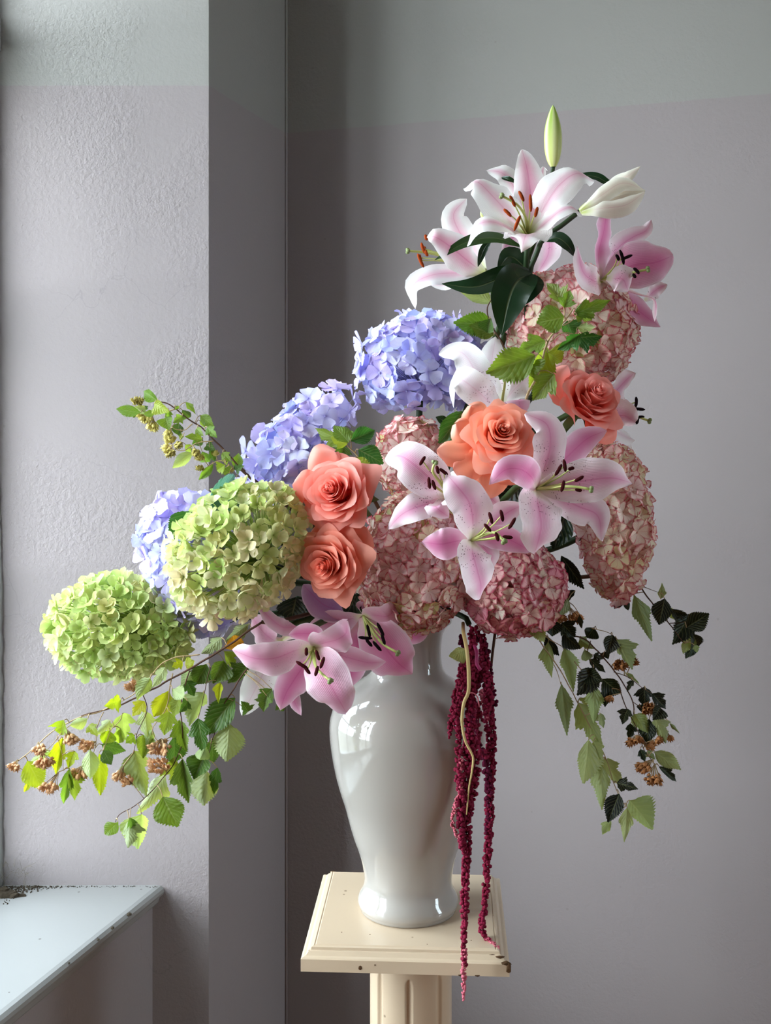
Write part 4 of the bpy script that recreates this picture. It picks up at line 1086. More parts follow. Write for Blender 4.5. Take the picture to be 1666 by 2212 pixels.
# the stalk that carries the buds, with its broad dark leaves
M['bud_green'], _t = newmat('green_lily_bud'); _n = N(_t); _v, _u, _w = _n.uv()
_s = _n.math('POWER', _n.math('ABSOLUTE', _n.math('SINE', _n.math('MULTIPLY', _w, 6 * PI / 2 * 2))), 3.0)
_c = _n.mix(_n.smooth(_u, .1, .9), s4((200, 206, 120)), s4((150, 176, 70)))
_c = _n.mix(_n.math('MULTIPLY', _s, .5), _c, s4((236, 236, 190)))
_n.surface(_c, .38, .35, .1)
M['bud_cream'] = lily_mat('cream_lily_bud', (246, 242, 226), (232, 206, 190), (196, 204, 120), .5)
def lily_stalk():
    d = 1.585; A0 = Vector((0, -.9, .3))
    Q = lambda x, y, dd=0.0: P(*c1(x, y), d + dd)
    B = Q(750, 1060)
    root = thing('lily_stalk', 'tall green lily stalk with broad dark leaves and two buds at the top', 'plant', B)
    w = lambda px: px / 2.563 / F * d
    st = [tube(spline([MOUTH + Vector((.02, -.01, -.10)), MOUTH + Vector((.03, -.01, 0)), Q(700, 1500, .02), Q(735, 1250, .01), Q(752, 1010, .0), Q(790, 900, .0), Q(830, 810, .0), Q(920, 745, .0), Q(1035, 655, .01)], 40), .0050, .0036, 8),
          tube(spline([Q(835, 810, .0), Q(860, 640, .05), Q(876, 500, .04), Q(884, 410, .02)], 16), .0034, .0030, 8),
          tube(spline([Q(735, 1000, .0), Q(738, 900, -.02), Q(745, 820, -.025)], 8), .0042, .0036, 8)]
    part('stem', root, join(*st), M['stem_dark'])
    prof = [(0, .22), (.08, .5), (.22, .85), (.4, 1), (.55, .95), (.72, .72), (.86, .42), (.95, .17), (1, .01)]
    lv = [([(755, 1010, .0), (620, 1020, -.02), (450, 1075, -.03), (268, 1058, -.02)], 130, .5),
          ([(765, 1000, -.01), (690, 1040, -.04), (640, 1140, -.045), (598, 1345, -.03)], 215, .4),
          ([(752, 1005, .0), (700, 940, .0), (640, 910, .0), (575, 985, -.01)], 120, .2),
          ([(700, 850, .0), (560, 805, -.01), (400, 830, -.02), (228, 928, -.02)], 72, .3),
          ([(540, 815, .0), (500, 870, .0), (468, 966, .0)], 46, .3),
          ([(840, 820, .0), (910, 805, -.01), (970, 850, -.015), (1008, 912, -.01)], 78, .3),
          ([(1030, 455, .03), (1120, 465, .02), (1180, 495, .015), (1248, 532, .01)], 52, .3),
          ([(780, 1010, -.01), (770, 1060, -.03), (720, 1120, -.035), (640, 1210, -.03)], 130, .2),
          ([(600, 470, .04), (640, 480, .03), (690, 500, .03)], 36, .3)]
    for k, (pts, wd, cup) in enumerate(lv):
        o = part('leaf', root, tepal([Q(*q) for q in pts], w(wd), A0, seed=k + 50, prof=prof, cup=cup, recurve=.1, wav=.03), M['leaf_lily'])
        o.color = s4((24, 48, 26) if k != 3 else (44, 70, 34))
    def bud(p0, p1, rad, mat, name='bud'):
        ax = p1 - p0; L = ax.length; fr = frame(ax, Vector((0, 1, 0)))
        pf = [(0, .30), (.05, .52), (.15, .78), (.32, .97), (.48, 1.0), (.65, .88), (.80, .62), (.92, .32), (.98, .12), (1, .01)]
        V, U, Fc = [], [], []; seg = 30; rows = 26
        for i in range(rows + 1):
            for q in range(seg + 1):
                a = 2 * PI * q / seg; u = i / rows
                r = lut(pf, u) * rad * (1 + .10 * abs(math.sin(a * 1.5)) ** .6 - .05)
                V.append(p0 + fr @ Vector((r * math.cos(a), r * math.sin(a), u * L))); U.append((u, q / seg))
        for i in range(rows):
            for q in range(seg):
                a = i * (seg + 1) + q
                Fc.append((a, a + 1, a + seg + 2, a + seg + 1))
        return part(name, root, (V, Fc, U), mat)
    b1 = bud(Q(886, 412, .02), Q(884, 68, .02), w(98) / 2, M['bud_green'])
    b2 = bud(Q(1030, 662, .01), Q(1396, 540, -.01), w(104) / 2, M['bud_cream'])
    for k, (pts, wd) in enumerate([([(1035, 655, -.005), (1150, 570, -.02), (1270, 500, -.02), (1394, 540, -.015)], 100),
                                   ([(1040, 665, -.01), (1150, 640, -.03), (1290, 620, -.03), (1394, 548, -.015)], 120),
                                   ([(1150, 560, .02), (1225, 495, .01), (1300, 462, .0), (1368, 408, .0)], 70)]):
        part('tepal', root, tepal([Q(*q) for q in pts], w(wd), Vector((.2, -.9, .3)), seed=k + 9, prof=SEPAL_W, cup=-.45, recurve=-.4), M['bud_cream'], b2)
    bud(Q(508, 700, .06), Q(486, 650, .06), w(34) / 2, M['bud_green'])
lily_stalk()

# ------------------------------------------------------------------ ninebark sprays and other foliage
spray('ninebark_spray', 'big drooping ninebark branch with yellow-green leaves reaching over the windowsill', c4, 1.53,
    [([(1520, 440), (1460, 480), (1290, 600), (1100, 710), (870, 840), (700, 920), (560, 960), (470, 985)], 7, 'twig'),
     ([(640, 930), (560, 965), (440, 1000), (300, 1080), (190, 1180), (80, 1270)], 4.5, 'twig_pale'),
     ([(1160, 630), (1000, 650), (920, 700), (850, 790), (760, 870), (640, 925)], 4, 'twig_pale'),
     ([(1000, 740), (985, 830), (965, 940), (890, 1050), (900, 1110), (940, 1150)], 4, 'twig_pale'),
     ([(1100, 720), (1050, 920), (1060, 1080), (1040, 1200), (960, 1330), (830, 1470), (690, 1560), (672, 1600)], 4, 'twig'),
     ([(1440, 700), (1360, 820), (1270, 980), (1235, 1120), (1200, 1240)], 4.5, 'twig'),
     ([(1220, 700), (1180, 880), (1150, 1000)], 3, 'twig'), ([(830, 860), (850, 960), (800, 1080), (775, 1200)], 3, 'twig'),
     ([(480, 985), (380, 1060), (280, 1180), (230, 1240)], 3, 'twig_pale'), ([(600, 960), (560, 1060), (550, 1180), (470, 1300)], 3, 'twig_pale'),
     ([(330, 1100), (360, 1200), (370, 1300)], 2.5, 'twig_pale'), ([(700, 1000), (640, 1080), (600, 1190)], 2.5, 'twig_pale')],
    [(960, 700, 890, 820, 76, 'p'), (1060, 670, 1005, 705, 60, 'y'), (1075, 690, 1120, 665, 60, 'y'), (872, 765, 795, 890, 76, 'p'), (700, 890, 615, 930, 90, 'y'), (980, 840, 895, 995, 112, 'y'),
     (840, 900, 770, 985, 86, 'y'), (715, 970, 705, 1115, 118, 'p'), (640, 1010, 560, 1095, 66, 'p'), (510, 1000, 405, 1045, 56, 'p'), (372, 1010, 345, 1105, 90, 'y'), (840, 955, 855, 1105, 104, 'p'),
     (980, 960, 960, 1095, 112, 'v'), (630, 1065, 600, 1145, 84, 'y'), (700, 1060, 690, 1145, 84, 'v'), (515, 1040, 565, 1100, 64, 'v'), (365, 1110, 325, 1325, 92, 'y'), (435, 1190, 395, 1285, 74, 'y'),
     (160, 1245, 245, 1400, 118, 'y'), (180, 1350, 140, 1430, 30, 'y'), (290, 1185, 160, 1270, 46, 'p'), (405, 1290, 368, 1500, 76, 'm'), (410, 1300, 445, 1475, 96, 'm'), (520, 1180, 525, 1350, 86, 'p'),
     (575, 1200, 595, 1450, 72, 'y'), (590, 1150, 728, 1192, 70, 'd'), (600, 1185, 648, 1265, 66, 'd'), (780, 1190, 850, 1450, 160, 'o', 'lobed'), (830, 1095, 830, 1230, 96, 'm'), (1040, 880, 1000, 990, 96, 'v'),
     (1180, 848, 1100, 1040, 140, 'p', 'lobed'), (1040, 1010, 1085, 1190, 104, 'm'), (1150, 1000, 1180, 1200, 116, 'd'), (1010, 1105, 1015, 1270, 116, 'd'), (1300, 665, 1235, 795, 116, 'd'), (1200, 685, 1135, 805, 116, 'd'),
     (1110, 730, 1060, 830, 86, 'p'), (1000, 828, 1078, 882, 74, 'p'), (1365, 880, 1188, 1095, 138, 'd', 'ovate'), (1332, 1030, 1315, 1250, 160, 'o', 'ovate'), (1230, 1115, 1245, 1265, 104, 'd'), (1195, 1155, 1160, 1240, 74, 'p'),
     (1185, 1215, 1125, 1350, 126, 'd'), (1200, 1305, 1182, 1505, 148, 'o', 'ovate'), (1262, 1285, 1235, 1450, 76, 'd'), (1060, 1235, 1095, 1490, 116, 'd'), (1010, 1225, 1035, 1405, 104, 'v'), (965, 1315, 815, 1550, 112, 'p', 'long'),
     (945, 1455, 1028, 1635, 165, 'm', 'ovate'), (822, 1555, 800, 1755, 138, 'p', 'ovate'), (750, 1590, 755, 1750, 106, 'o'), (685, 1600, 605, 1685, 70, 'm'), (755, 1575, 778, 1645, 58, 'd'), (1280, 790, 1268, 910, 54, 'y', 'long'),
     (1450, 700, 1322, 795, 108, 'd'), (1415, 555, 1300, 592, 78, 'or'), (1300, 610, 1352, 705, 76, 'v'), (1285, 530, 1175, 625, 84, 'o'), (1445, 450, 1305, 555, 74, 'o', 'long'), (885, 1060, 850, 1185, 56, 'p', 'long'),
     (1080, 780, 1130, 870, 80, 'd'), (1090, 900, 1050, 960, 70, 'd'), (780, 1100, 740, 1140, 70, 'v'), (1580, 830, 1495, 905, 96, 'd'), (1550, 870, 1530, 960, 90, 'd'), (1610, 900, 1655, 960, 60, 'd'), (1440, 960, 1400, 900, 80, 'd')],
    [(765, 812, 66), (412, 1118, 84), (500, 1155, 90), (262, 1252, 92), (230, 1180, 66), (85, 1275, 56), (290, 1392, 96), (458, 1312, 100), (922, 1168, 130), (922, 1272, 132), (692, 1330, 70), (738, 1362, 66)],
    21, stem_from=(1520, 440))
spray('ninebark_spray', 'long trailing ninebark sprays hanging beside the vase on the shaded side', c6, 1.57,
    [([(150, 400), (215, 455), (360, 560), (440, 680), (560, 720), (650, 790), (780, 940), (860, 1060), (910, 1170), (915, 1240)], 7, 'twig'),
     ([(120, 520), (190, 610), (280, 750), (400, 920), (490, 1080), (550, 1200), (690, 1470), (730, 1560), (800, 1770), (860, 1870)], 5, 'twig_pale'),
     ([(820, 1060), (860, 1190), (930, 1330), (990, 1490), (1060, 1590)], 4, 'twig'), ([(630, 655), (750, 690), (800, 740)], 3, 'twig_pale'),
     ([(780, 950), (880, 990), (960, 1050), (1040, 1100)], 3.5, 'twig'), ([(510, 880), (580, 970), (640, 1060)], 4, 'twig_pale'), ([(370, 900), (395, 960), (415, 1035)], 3, 'twig_pale'),
     ([(300, 700), (440, 790)], 4, 'twig_pale'), ([(910, 1160), (1000, 1220), (1090, 1260)], 3, 'twig'), ([(340, 560), (460, 470)], 3, 'twig'), ([(620, 740), (600, 830), (650, 930)], 3, 'twig')],
    [(210, 590, 300, 755, 92, 'g'), (190, 530, 245, 605, 96, 'k'), (330, 750, 348, 990, 96, 'g', 'long'), (440, 785, 502, 1085, 118, 'g', 'long'), (315, 705, 405, 840, 74, 'k'), (420, 1035, 458, 1385, 108, 'o', 'long'),
     (540, 1165, 700, 1470, 160, 'g', 'lobed'), (645, 1035, 640, 1300, 112, 'g', 'long'), (690, 1235, 704, 1335, 64, 'o'), (605, 1415, 580, 1715, 138, 'g', 'ovate'), (640, 1425, 700, 1555, 76, 'g'), (695, 1545, 842, 1735, 120, 'g'),
     (690, 1570, 698, 1890, 118, 'g', 'long'), (800, 1710, 938, 1748, 90, 'k'), (815, 1785, 738, 1975, 112, 'k', 'ovate'), (760, 1965, 695, 2065, 66, 'g', 'long'), (870, 1880, 850, 2100, 86, 'g', 'long'), (885, 1828, 1045, 2010, 160, 'g', 'ovate'),
     (362, 598, 360, 710, 110, 'k', 'ovate'), (420, 618, 515, 715, 126, 'k'), (645, 650, 595, 720, 96, 'k'), (430, 680, 548, 805, 80, 'k'), (515, 398, 375, 455, 66, 'k'), (462, 445, 398, 570, 86, 'o'), (285, 415, 340, 590, 68, 'k', 'long'),
     (545, 728, 640, 795, 86, 'o'), (770, 700, 742, 830, 104, 'k', 'ovate'), (800, 735, 905, 935, 138, 'o'), (728, 810, 736, 860, 52, 'k', 'ovate'), (578, 800, 592, 885, 66, 'o', 'ovate'), (640, 838, 705, 862, 56, 'k'),
     (610, 865, 722, 955, 68, 'k'), (640, 925, 535, 1110, 138, 'k', 'ovate'), (580, 955, 695, 1015, 100, 'k'), (700, 1000, 828, 1105, 116, 'k'), (740, 1080, 718, 1190, 78, 'k'), (985, 1055, 990, 1190, 120, 'k'),
     (1040, 1100, 1138, 1205, 92, 'k'), (1095, 1195, 1045, 1280, 92, 'k'), (872, 1205, 836, 1305, 92, 'k'), (918, 1240, 1005, 1360, 98, 'g'), (1020, 1275, 1000, 1440, 112, 'k'), (1060, 1270, 1135, 1430, 116, 'o'),
     (1160, 1300, 1228, 1372, 24, 'o', 'long'), (890, 1305, 880, 1410, 76, 'k'), (960, 1480, 992, 1565, 58, 'k'), (1055, 1500, 1228, 1612, 96, 'o', 'ovate'), (1088, 1598, 1218, 1702, 66, 'k'), (850, 955, 955, 1035, 28, 'o', 'long'),
     (910, 1010, 868, 1085, 44, 'k'), (420, 160, 575, 385, 98, 'k'), (560, 1020, 610, 1110, 100, 'k'), (1000, 1500, 1060, 1550, 60, 'o'), (560, 1130, 590, 1180, 60, 'g'), (545, 560, 560, 660, 40, 'k', 'long'), (950, 1180, 990, 1240, 60, 'k')],
    [(400, 585, 96), (512, 578, 88), (820, 905, 96), (912, 882, 50), (630, 1130, 40), (746, 1128, 40), (1020, 1200, 96), (895, 1425, 60), (952, 1410, 50), (1020, 1450, 76), (1088, 1420, 50), (1160, 1400, 34), (976, 1602, 104), (1050, 1682, 116)],
    22, cap='capsule_dark', stem_from=(150, 400))
spray('ninebark_spray', 'short ninebark tip, coloured dark for shade, poking out under the tall cream and pink hydrangea', c6, 1.60,
    [([(860, 260), (940, 350), (1060, 510), (1150, 610), (1220, 710), (1260, 760)], 6, 'twig'), ([(950, 365), (1020, 385), (1085, 410)], 3, 'twig'), ([(1160, 620), (1240, 620), (1290, 600)], 3, 'twig')],
    [(1098, 455, 1110, 348, 52, 'o', 'long'), (915, 425, 1040, 735, 112, 'o', 'long'), (1125, 450, 1090, 635, 116, 'k', 'ovate'), (1165, 525, 1285, 565, 80, 'k'), (1145, 565, 1235, 545, 72, 'g'), (1300, 555, 1185, 765, 126, 'k', 'ovate'),
     (1275, 650, 1428, 555, 120, 'k'), (1315, 690, 1362, 790, 82, 'k'), (1315, 670, 1245, 835, 96, 'g'), (1345, 740, 1265, 858, 80, 'k'), (1330, 770, 1350, 820, 50, 'o'), (835, 435, 785, 518, 96, 'k'), (858, 460, 882, 535, 36, 'k')], [], 23, stem_from=(860, 260))
spray('ninebark_spray', 'small budding ninebark sprig pointing up at the window reveal', c9, 1.62,
    [([(1560, 980), (1470, 880), (1380, 780), (1260, 660), (1100, 500), (1000, 440), (900, 370), (780, 270), (700, 220), (600, 200)], 13, 'twig'),
     ([(800, 290), (640, 330), (500, 320), (330, 320)], 8, 'twig_pale'), ([(1000, 460), (900, 530), (800, 520), (750, 470)], 7, 'twig_pale'), ([(1240, 660), (1060, 680), (900, 770), (760, 750)], 8, 'twig_pale'),
     ([(1400, 890), (1260, 900), (1140, 1000)], 8, 'twig_pale'), ([(900, 560), (870, 620), (840, 700)], 6, 'twig_pale')],
    [(595, 190, 420, 80, 130, 'm', 'ovate'), (400, 330, 110, 288, 120, 'm'), (360, 320, 310, 388, 60, 'd'), (330, 255, 460, 340, 90, 'p', 'ovate'), (555, 225, 710, 320, 140, 'v', 'ovate'), (560, 350, 430, 345, 70, 'm'),
     (710, 290, 740, 420, 90, 'm'), (690, 380, 715, 520, 150, 'm', 'ovate'), (880, 300, 980, 380, 110, 'd'), (920, 210, 1035, 340, 70, 'm', 'long'), (880, 370, 780, 450, 120, 'm'), (840, 450, 830, 590, 130, 'd', 'ovate'),
     (1095, 360, 1235, 480, 120, 'm', 'ovate'), (1110, 640, 925, 600, 120, 'm'), (1170, 500, 1280, 620, 120, 'm'), (1050, 510, 1120, 600, 80, 'm'), (1000, 790, 765, 968, 130, 'p'), (920, 700, 990, 800, 110, 'm'),
     (1120, 620, 1000, 700, 110, 'd'), (1110, 780, 1200, 910, 110, 'm'), (1200, 760, 1260, 890, 110, 'd'), (1240, 930, 1075, 1115, 90, 'm', 'ovate'), (1350, 790, 1440, 890, 110, 'm'), (1380, 940, 1280, 1000, 150, 'v'),
     (1520, 990, 1530, 800, 120, 'm', 'ovate'), (1380, 870, 1400, 940, 70, 'v'), (1500, 1000, 1590, 950, 110, 'd'), (1420, 1030, 1360, 980, 110, 'm'), (440, 250, 470, 300, 80, 'd'), (870, 560, 860, 660, 60, 'm', 'long'),
     (1160, 700, 1250, 760, 100, 'd'), (1500, 1110, 1340, 1220, 180, 'o', 'ovate'), (800, 260, 850, 290, 60, 'm'), (1080, 420, 1150, 510, 40, 'm', 'long')],
    [(360, 195, 120), (390, 350, 70), (470, 410, 110), (540, 490, 130), (725, 560, 90), (740, 640, 110), (710, 730, 100), (740, 790, 110), (840, 700, 90), (1040, 790, 90), (1090, 850, 80), (1095, 970, 60), (1430, 980, 70), (1260, 800, 60)],
    24, cap='capsule_yellow', stem_from=(1560, 980))
spray('ninebark_spray', 'bright green ninebark sprig crossing in front of the high pink hydrangea', c1, 1.50,
    [([(720, 1740), (740, 1680), (800, 1560), (850, 1390), (900, 1320), (950, 1260), (990, 1205)], 8, 'twig_pale'), ([(950, 1255), (945, 1200), (940, 1165)], 4, 'twig_pale'), ([(870, 1380), (940, 1330), (1020, 1345)], 4, 'twig_pale'), ([(940, 1290), (990, 1260), (1020, 1230)], 4, 'twig_pale')],
    [(935, 1165, 855, 1048, 96, 'm'), (945, 1190, 980, 1095, 90, 'm'), (945, 1245, 803, 1272, 140, 'm'), (1000, 1225, 1198, 1152, 104, 'm'), (1010, 1205, 1105, 1262, 84, 'm'), (960, 1265, 1000, 1340, 110, 'b', 'ovate'), (1010, 1355, 1155, 1350, 110, 'b'),
     (1040, 1335, 908, 1425, 84, 'b'), (842, 1375, 685, 1440, 106, 'm'), (1020, 1300, 1120, 1300, 60, 'p'), (785, 1455, 515, 1555, 170, 'm'), (745, 1490, 778, 1580, 120, 'm'), (850, 1410, 765, 1655, 130, 'v', 'ovate'), (855, 1440, 935, 1490, 130, 'v'), (890, 1560, 770, 1705, 140, 'm')],
    [], 25)
spray('ninebark_spray', 'dark green sprig between the lavender blue hydrangea and the lily stalk', c1, 1.60,
    [([(640, 1480), (600, 1380), (545, 1290), (520, 1200), (560, 1120)], 6, 'twig'), ([(560, 1310), (540, 1290)], 4, 'twig')],
    [(545, 1285, 340, 1275, 120, 'm', 'ovate'), (555, 1345, 430, 1285, 90, 'm'), (545, 1160, 380, 1098, 90, 'p'), (540, 1250, 520, 1330, 80, 'd'), (590, 1180, 540, 1100, 60, 'd')], [], 26, stem_from=(640, 1480))
spray('ninebark_spray', 'small green sprig standing up behind the upper coral rose', c3, 1.56,
    [([(1480, 560), (1440, 450), (1390, 390), (1370, 365)], 6, 'twig_pale'), ([(1400, 390), (1400, 350)], 4, 'twig_pale')],
    [(1370, 360, 1185, 285, 100, 'm'), (1385, 360, 1300, 255, 90, 'm'), (1375, 370, 1285, 335, 80, 'v'), (1392, 350, 1400, 290, 90, 'm'), (1395, 350, 1535, 288, 90, 'b'), (1440, 400, 1582, 475, 118, 'b', 'ovate'), (1400, 470, 1535, 540, 116, 'v'), (1355, 380, 1335, 470, 96, 'd'), (1420, 540, 1330, 430, 90, 'd')], [], 27, stem_from=(1480, 560))
def single_leaf(label, cv, d, b, t, w, color, mat, shape, under=False, tilt=0.0, serr=.05, k=1, dd=0.0, name='hydrangea_leaf'):
    B = P(*cv(*b), d); T = P(*cv(*t), d + dd)
    root = thing(name, label, 'leaf', B, 'loose broad leaves')
    me = leaf_variant(shape, k, mat, serr)
    o = put_leaf(root, me, B, T, w / SCALE[cv] / F * d, under, tilt, color, 'blade')
    part('stem', root, tube(stem_pts(B, (B - MOUTH), .01), .0022, .002, 6), M['stem_dark'])
single_leaf('blue-green quilted hydrangea leaf between the lavender hydrangea and the window reveal', c3, 1.50, (558, 742), (752, 542), 150, (110, 160, 168), 'leaf_big', 'ovate', tilt=.5, k=1, dd=.05)
single_leaf('plain green leaf tucked between lilac and yellow-green hydrangea heads', c3, 1.52, (480, 750), (375, 915), 120, (60, 110, 44), 'leaf_big', 'ovate', tilt=.3, k=0)
single_leaf('mid-green serrated rose leaf standing behind the peach rose', c2, 1.50, (600, 590), (478, 760), 130, (62, 104, 40), 'leaf_big', 'ovate', tilt=-.3, serr=.08, k=1)
single_leaf('thin dark leaf under the lavender blue hydrangea stem', c2, 1.62, (520, 650), (456, 620), 40, (40, 70, 34), 'leaf_big', 'ovate', k=2)
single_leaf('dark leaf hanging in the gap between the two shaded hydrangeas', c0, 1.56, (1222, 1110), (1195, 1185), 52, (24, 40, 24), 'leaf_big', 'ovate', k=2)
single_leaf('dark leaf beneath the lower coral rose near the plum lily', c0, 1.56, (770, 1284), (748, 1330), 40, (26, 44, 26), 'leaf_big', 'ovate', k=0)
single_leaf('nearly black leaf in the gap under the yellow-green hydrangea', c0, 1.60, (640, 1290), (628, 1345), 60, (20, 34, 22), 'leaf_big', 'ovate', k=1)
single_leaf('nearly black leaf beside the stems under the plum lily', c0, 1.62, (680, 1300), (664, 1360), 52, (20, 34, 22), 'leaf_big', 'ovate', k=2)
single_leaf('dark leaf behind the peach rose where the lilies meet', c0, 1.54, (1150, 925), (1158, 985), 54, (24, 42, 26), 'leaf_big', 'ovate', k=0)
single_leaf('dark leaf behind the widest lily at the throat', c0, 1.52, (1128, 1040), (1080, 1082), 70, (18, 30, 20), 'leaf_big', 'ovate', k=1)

# ------------------------------------------------------------------ amaranth tassels
M['amaranth'] = plain('crimson_amaranth', (124, 22, 52), .8, .15, .1, var=.45, vscale=140)
M['amaranth_deep'] = plain('dark_crimson_amaranth', (84, 18, 44), .85, .1, .05, var=.45, vscale=140)
M['amaranth_pink'] = plain('dusty_pink_amaranth', (204, 106, 122), .85, .1, .1, var=.3, vscale=200)
M['amaranth_stem'] = plain('straw_green_stem', (198, 172, 116), .5, .3, .05, var=.15, vscale=30)
M['amaranth_stem2'] = plain('magenta_stem', (150, 44, 92), .5, .3)
def amaranth():
    d0 = 1.50
    Q = lambda x, y, d=d0: P(*c8(x, y), d)
    root = thing('amaranth', 'crimson trailing amaranth tassels hanging past the vase to below the pedestal top', 'flower', Q(330, 150, 1.54))
    px = d0 / F
    def tassel(pts, radii, mat, seed, size=4.6, step=5.0, gap=.0):
        """radii in px along the strand; beads of tiny flowers packed round the axis"""
        rng = random.Random(seed); L = sum((b - a).length for a, b in zip(pts, pts[1:])) / px
        n = int(L / step); cur = spline(pts, n); out = []
        for i, p in enumerate(cur):
            t = i / n; r = lut(radii, t) * px * (.72 + .42 * abs(math.sin(i * step * PI / 13 + seed)))
            if rng.random() < gap: continue
            k = max(2, int(2 + r / px * .45))
            for q in range(k):
                a = rng.uniform(0, 2 * PI); rr = r * rng.uniform(.45, 1.0) if r > size * px else r * .5
                off = Vector((math.cos(a) * rr, math.sin(a) * rr, rng.uniform(-step, step) * px * .7))
                out.append(ball(p + off, size * px * rng.uniform(.65, 1.15) * min(1, .5 + r / px / 9)))
        out.append(tube(cur[::3] + [cur[-1]] if n % 3 else cur[::3], .0011, .0008, 5))
        o = part('tassel', root, join(*out), M[mat]); o['kind'] = 'stuff'
    X = lambda x, y, d: P(x, y, d)
    tassel([X(1022, 1355, 1.53), X(1018, 1500, 1.51), X(1012, 1640, 1.50), X(1008, 1760, 1.497), X(1007, 1850, 1.495), X(1004, 1960, 1.493), X(1003, 2060, 1.49), X(1002.5, 2085, 1.49)],
           [(0, 8), (.15, 9), (.32, 11), (.5, 11), (.66, 9.5), (.8, 8), (.9, 6), (1, 5)], 'amaranth', 1)
    tassel([X(1003, 2050, 1.49), X(1002, 2100, 1.49), X(1001.5, 2162, 1.49)], [(0, 6), (.5, 5), (1, 2.5)], 'amaranth_pink', 21, 3.4, 3.6)
    tassel([X(1040, 1370, 1.56), X(1052, 1480, 1.555), X(1060, 1600, 1.55), X(1059, 1750, 1.55), X(1053, 1850, 1.555), X(1047, 1958, 1.56), X(1042, 2000, 1.560), X(1046, 2022, 1.559), X(1054, 2029, 1.555)],
           [(0, 9), (.2, 10), (.35, 12), (.55, 9.5), (.7, 8), (.85, 7), (.93, 7), (1, 6)], 'amaranth', 2)
    tassel([X(1050, 2026, 1.556), X(1060, 2034, 1.552), X(1075, 2047, 1.538)], [(0, 6), (1, 5)], 'amaranth_pink', 22, 3.4, 3.6)
    tassel([Q(330, 350, 1.53), Q(250, 700, 1.515), Q(170, 1000, 1.51), Q(110, 1250, 1.51), Q(70, 1540, 1.51)], [(0, 7), (.3, 12), (.6, 10), (.85, 6), (1, 3)], 'amaranth', 3, 4.2)
    tassel([Q(300, 500, 1.53), Q(240, 900, 1.505), Q(170, 1300, 1.505), Q(205, 1660, 1.505)], [(0, 8), (.4, 12), (.75, 8), (1, 4)], 'amaranth', 4, 4.2)
    tassel([Q(420, 560, 1.53), Q(400, 800, 1.52), Q(330, 1000, 1.515), Q(260, 1150, 1.51)], [(0, 8), (.5, 13), (1, 8)], 'amaranth', 5)
    tassel([Q(470, 600, 1.53), Q(590, 800, 1.515), Q(590, 1000, 1.51), Q(560, 1180, 1.51), Q(560, 1330, 1.51)], [(0, 7), (.3, 10), (.7, 9), (1, 3)], 'amaranth', 6)
    tassel([Q(230, 200, 1.55), Q(260, 420, 1.55), Q(270, 640, 1.54), Q(340, 800, 1.54)], [(0, 7), (.5, 8), (1, 10)], 'amaranth_deep', 7)
    tassel([Q(440, 240, 1.56), Q(540, 340, 1.57), Q(530, 480, 1.57), Q(500, 640, 1.56), Q(440, 860, 1.55)], [(0, 9), (.5, 9), (1, 9)], 'amaranth_deep', 8, 5.5, 8)
    tassel([Q(460, 1100, 1.52), Q(460, 1300, 1.52), Q(440, 1500, 1.52), Q(460, 1660, 1.52), Q(540, 1820, 1.53)], [(0, 5), (.5, 9), (1, 6)], 'amaranth', 9, 5, 8, .25)
    tassel([Q(380, 900, 1.55), Q(370, 1200, 1.54), Q(420, 1500, 1.54), Q(520, 1800, 1.54), Q(590, 2200, 1.545), X(1052, 1800, 1.55)], [(0, 10), (.4, 8), (.7, 7), (1, 4)], 'amaranth_deep', 10, 5, 7, .2)
    tassel([Q(200, 1700, 1.50), Q(200, 1950, 1.495), Q(215, 2212, 1.49), X(997, 1760, 1.49), X(999, 1840, 1.49)], [(0, 8), (.3, 9), (.7, 8), (1, 5)], 'amaranth', 11, 5, 6, .1)
    tassel([Q(320, 1450, 1.51), Q(400, 1800, 1.505), Q(400, 2100, 1.50), X(1022, 1700, 1.50), X(1016, 1760, 1.50)], [(0, 6), (.3, 10), (.7, 9), (1, 5)], 'amaranth', 12, 5, 6, .1)
    tassel([X(997, 1640, 1.495), X(993, 1705, 1.49), X(978, 1765, 1.49), X(982, 1795, 1.49), X(994, 1812, 1.487)], [(0, 5), (.5, 4.2), (1, 3.5)], 'amaranth_pink', 13, 2.8, 3.5)
    tassel([X(1050, 1400, 1.56), X(1068, 1500, 1.56), X(1066, 1580, 1.56)], [(0, 4), (1, 6)], 'amaranth_deep', 14, 5.5, 24)
    tassel([Q(480, 930, 1.53), Q(520, 1100, 1.515), Q(560, 1260, 1.51), Q(575, 1320, 1.51)], [(0, 4), (.6, 6), (1, 2)], 'amaranth_pink', 15, 3, 4)
    part('stem', root, tube(spline([Q(250, 40, 1.56), Q(255, 160, 1.52), Q(300, 400, 1.495), Q(325, 700, 1.49), Q(320, 950, 1.488), Q(260, 1100, 1.487), Q(235, 1350, 1.487), Q(280, 1600, 1.487), Q(360, 1760, 1.487), Q(385, 1850, 1.487), Q(360, 2050, 1.487), Q(330, 2212, 1.487), X(1008, 1760, 1.487)], 60), .0040, .0012, 8,
         rad=[(.0026 if i < 24 else .0025 - .0017 * (i - 24) / 36) for i in range(61)]), M['amaranth_stem'])
    part('stem', root, tube(spline([Q(370, 100, 1.56), Q(380, 280, 1.53), Q(430, 420, 1.51), Q(430, 570, 1.505), Q(480, 660, 1.505)], 20), .0022, .0026, 7), M['amaranth_stem2'])
    part('stem', root, tube(spline([Q(680, 120, 1.58), Q(645, 400, 1.57), Q(620, 650, 1.565), Q(615, 900, 1.56), Q(625, 1300, 1.555), Q(620, 1600, 1.553)], 24), .0021, .0014, 7), M['twig'])
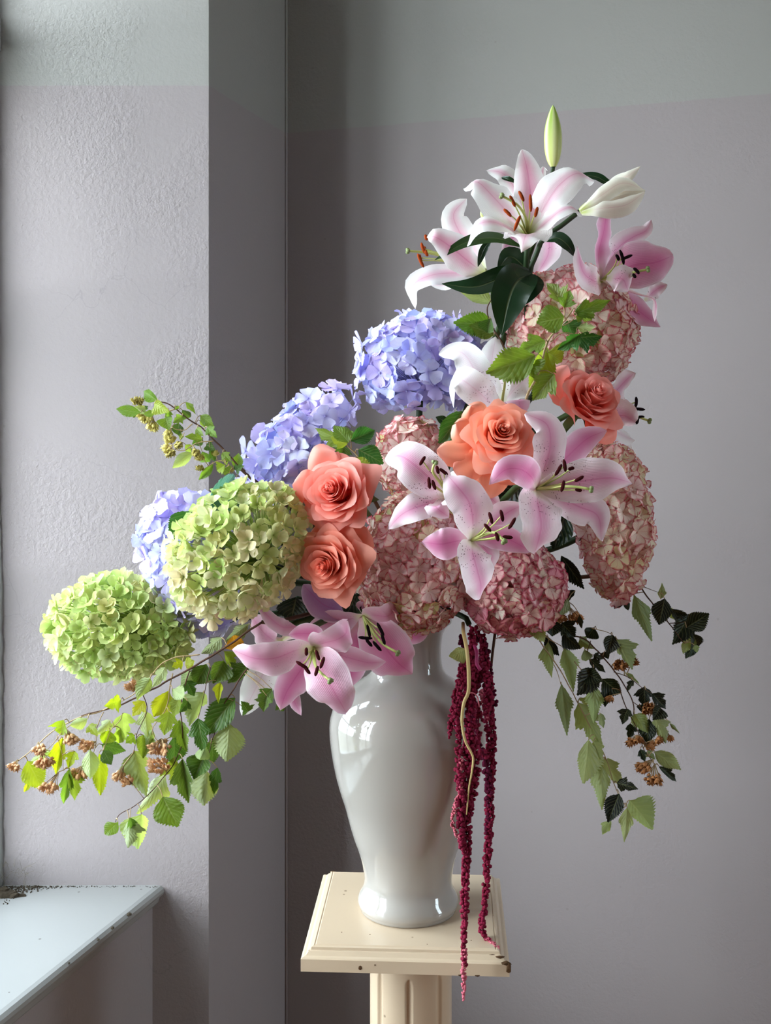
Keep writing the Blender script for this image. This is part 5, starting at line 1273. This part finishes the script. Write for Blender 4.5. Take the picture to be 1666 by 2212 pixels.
    part('stem', root, tube(spline([Q(300, 970, 1.49), Q(380, 965, 1.495), Q(440, 1020, 1.50), Q(465, 1150, 1.505)], 10), .0009, .0009, 5), M['amaranth_pink'])
    part('stem', root, tube(stem_pts(Q(330, 60, 1.56), Vector((.3, -.5, -.8)), .01), .004, .004, 7), M['stem_dark'])
    me = leaf_variant('ovate', 1, 'leaf', .05)
    put_leaf(root, me, Q(285, 380, 1.50), Q(72, 490, 1.50), 170 / 6.146 * px, True, .5, (140, 140, 40))
amaranth()

# ------------------------------------------------------------------ crumbs and web in the corner of the sill
def sill_debris():
    rng = random.Random(9)
    at = lambda px, py: (lambda d: P(px, py, d))((ZC - SILL) * F / (py - HY))
    c = at(14, 1935)
    root = thing('plaster_chip', 'broken dark chip of old plaster lying in the sill corner', 'debris', Vector((c.x, c.y, SILL)))
    V, Fc = [], []
    for q, (dx, dy, r, hgt) in enumerate([(0, 0, .017, .012), (.014, -.004, .011, .008), (-.012, .003, .012, .016), (.027, -.001, .007, .004)]):
        n0 = len(V); kk = 7
        for s in (0, 1):
            for k in range(kk):
                a = 2 * PI * k / kk + q
                rr = r * (1 - .25 * s) * (1 + .45 * noise.noise(Vector((k * 1.7 + q * 5, s * 3, 1))))
                V.append(Vector((c.x + dx + rr * 1.4 * math.cos(a), c.y + dy + rr * math.sin(a) * .7, SILL + .0004 + s * hgt * (.7 + .5 * noise.noise(Vector((k * 2.3, q * 7, 4)))))))
        Fc += [tuple(range(n0, n0 + kk))[::-1], tuple(range(n0 + kk, n0 + 2 * kk))] + [(n0 + i, n0 + (i + 1) % kk, n0 + kk + (i + 1) % kk, n0 + kk + i) for i in range(kk)]
    me = mesh('chip', local(V, root), Fc, M['dirt'], None, False); obj('chip', me, root)
    out = []
    for k in range(420):
        # crumbs thickest in the corner, thinning out along the back edge of the sill
        x = abs(rng.gauss(0, 1)); px = 8 + x * 60 if k % 3 else 10 + rng.random() ** 1.6 * 330
        py = 1913.5 + abs(rng.gauss(0, 1)) * (1.5 + 26 * math.exp(-px / 40))
        p = at(px, py)
        out.append(ball(p + Vector((0, -.002, .0006)), rng.uniform(.0006, .0019) * (1 if px < 90 else .6)))
    v, f, _ = join(*out)
    o = obj('dust', mesh('dust', v, f, M['dirt'])); o['kind'] = 'stuff'; o['label'] = 'dark crumbs and dust along the back edge of the white sill'; o['category'] = 'dust'
    th = []
    for k in range(26):
        q0 = at(rng.uniform(0, 60), 1918); q0 += Vector((0, -.003, rng.uniform(0, .05)))
        q1 = q0 + Vector((rng.uniform(-.02, .03), -rng.uniform(0, .012), rng.uniform(-.02, .02)))
        q1.z = max(q1.z, SILL + .001)
        th.append(tube(spline([q0, q0.lerp(q1, .5) + Vector((0, 0, rng.uniform(-.012, .012))), q1], 8), .00025, .00025, 3))
    v, f, _ = join(*th)
    o = obj('cobweb', mesh('cobweb', v, f, M['web'])); o['kind'] = 'stuff'; o['label'] = 'wispy dusty cobweb in the inner corner above the sill'; o['category'] = 'cobweb'
sill_debris()
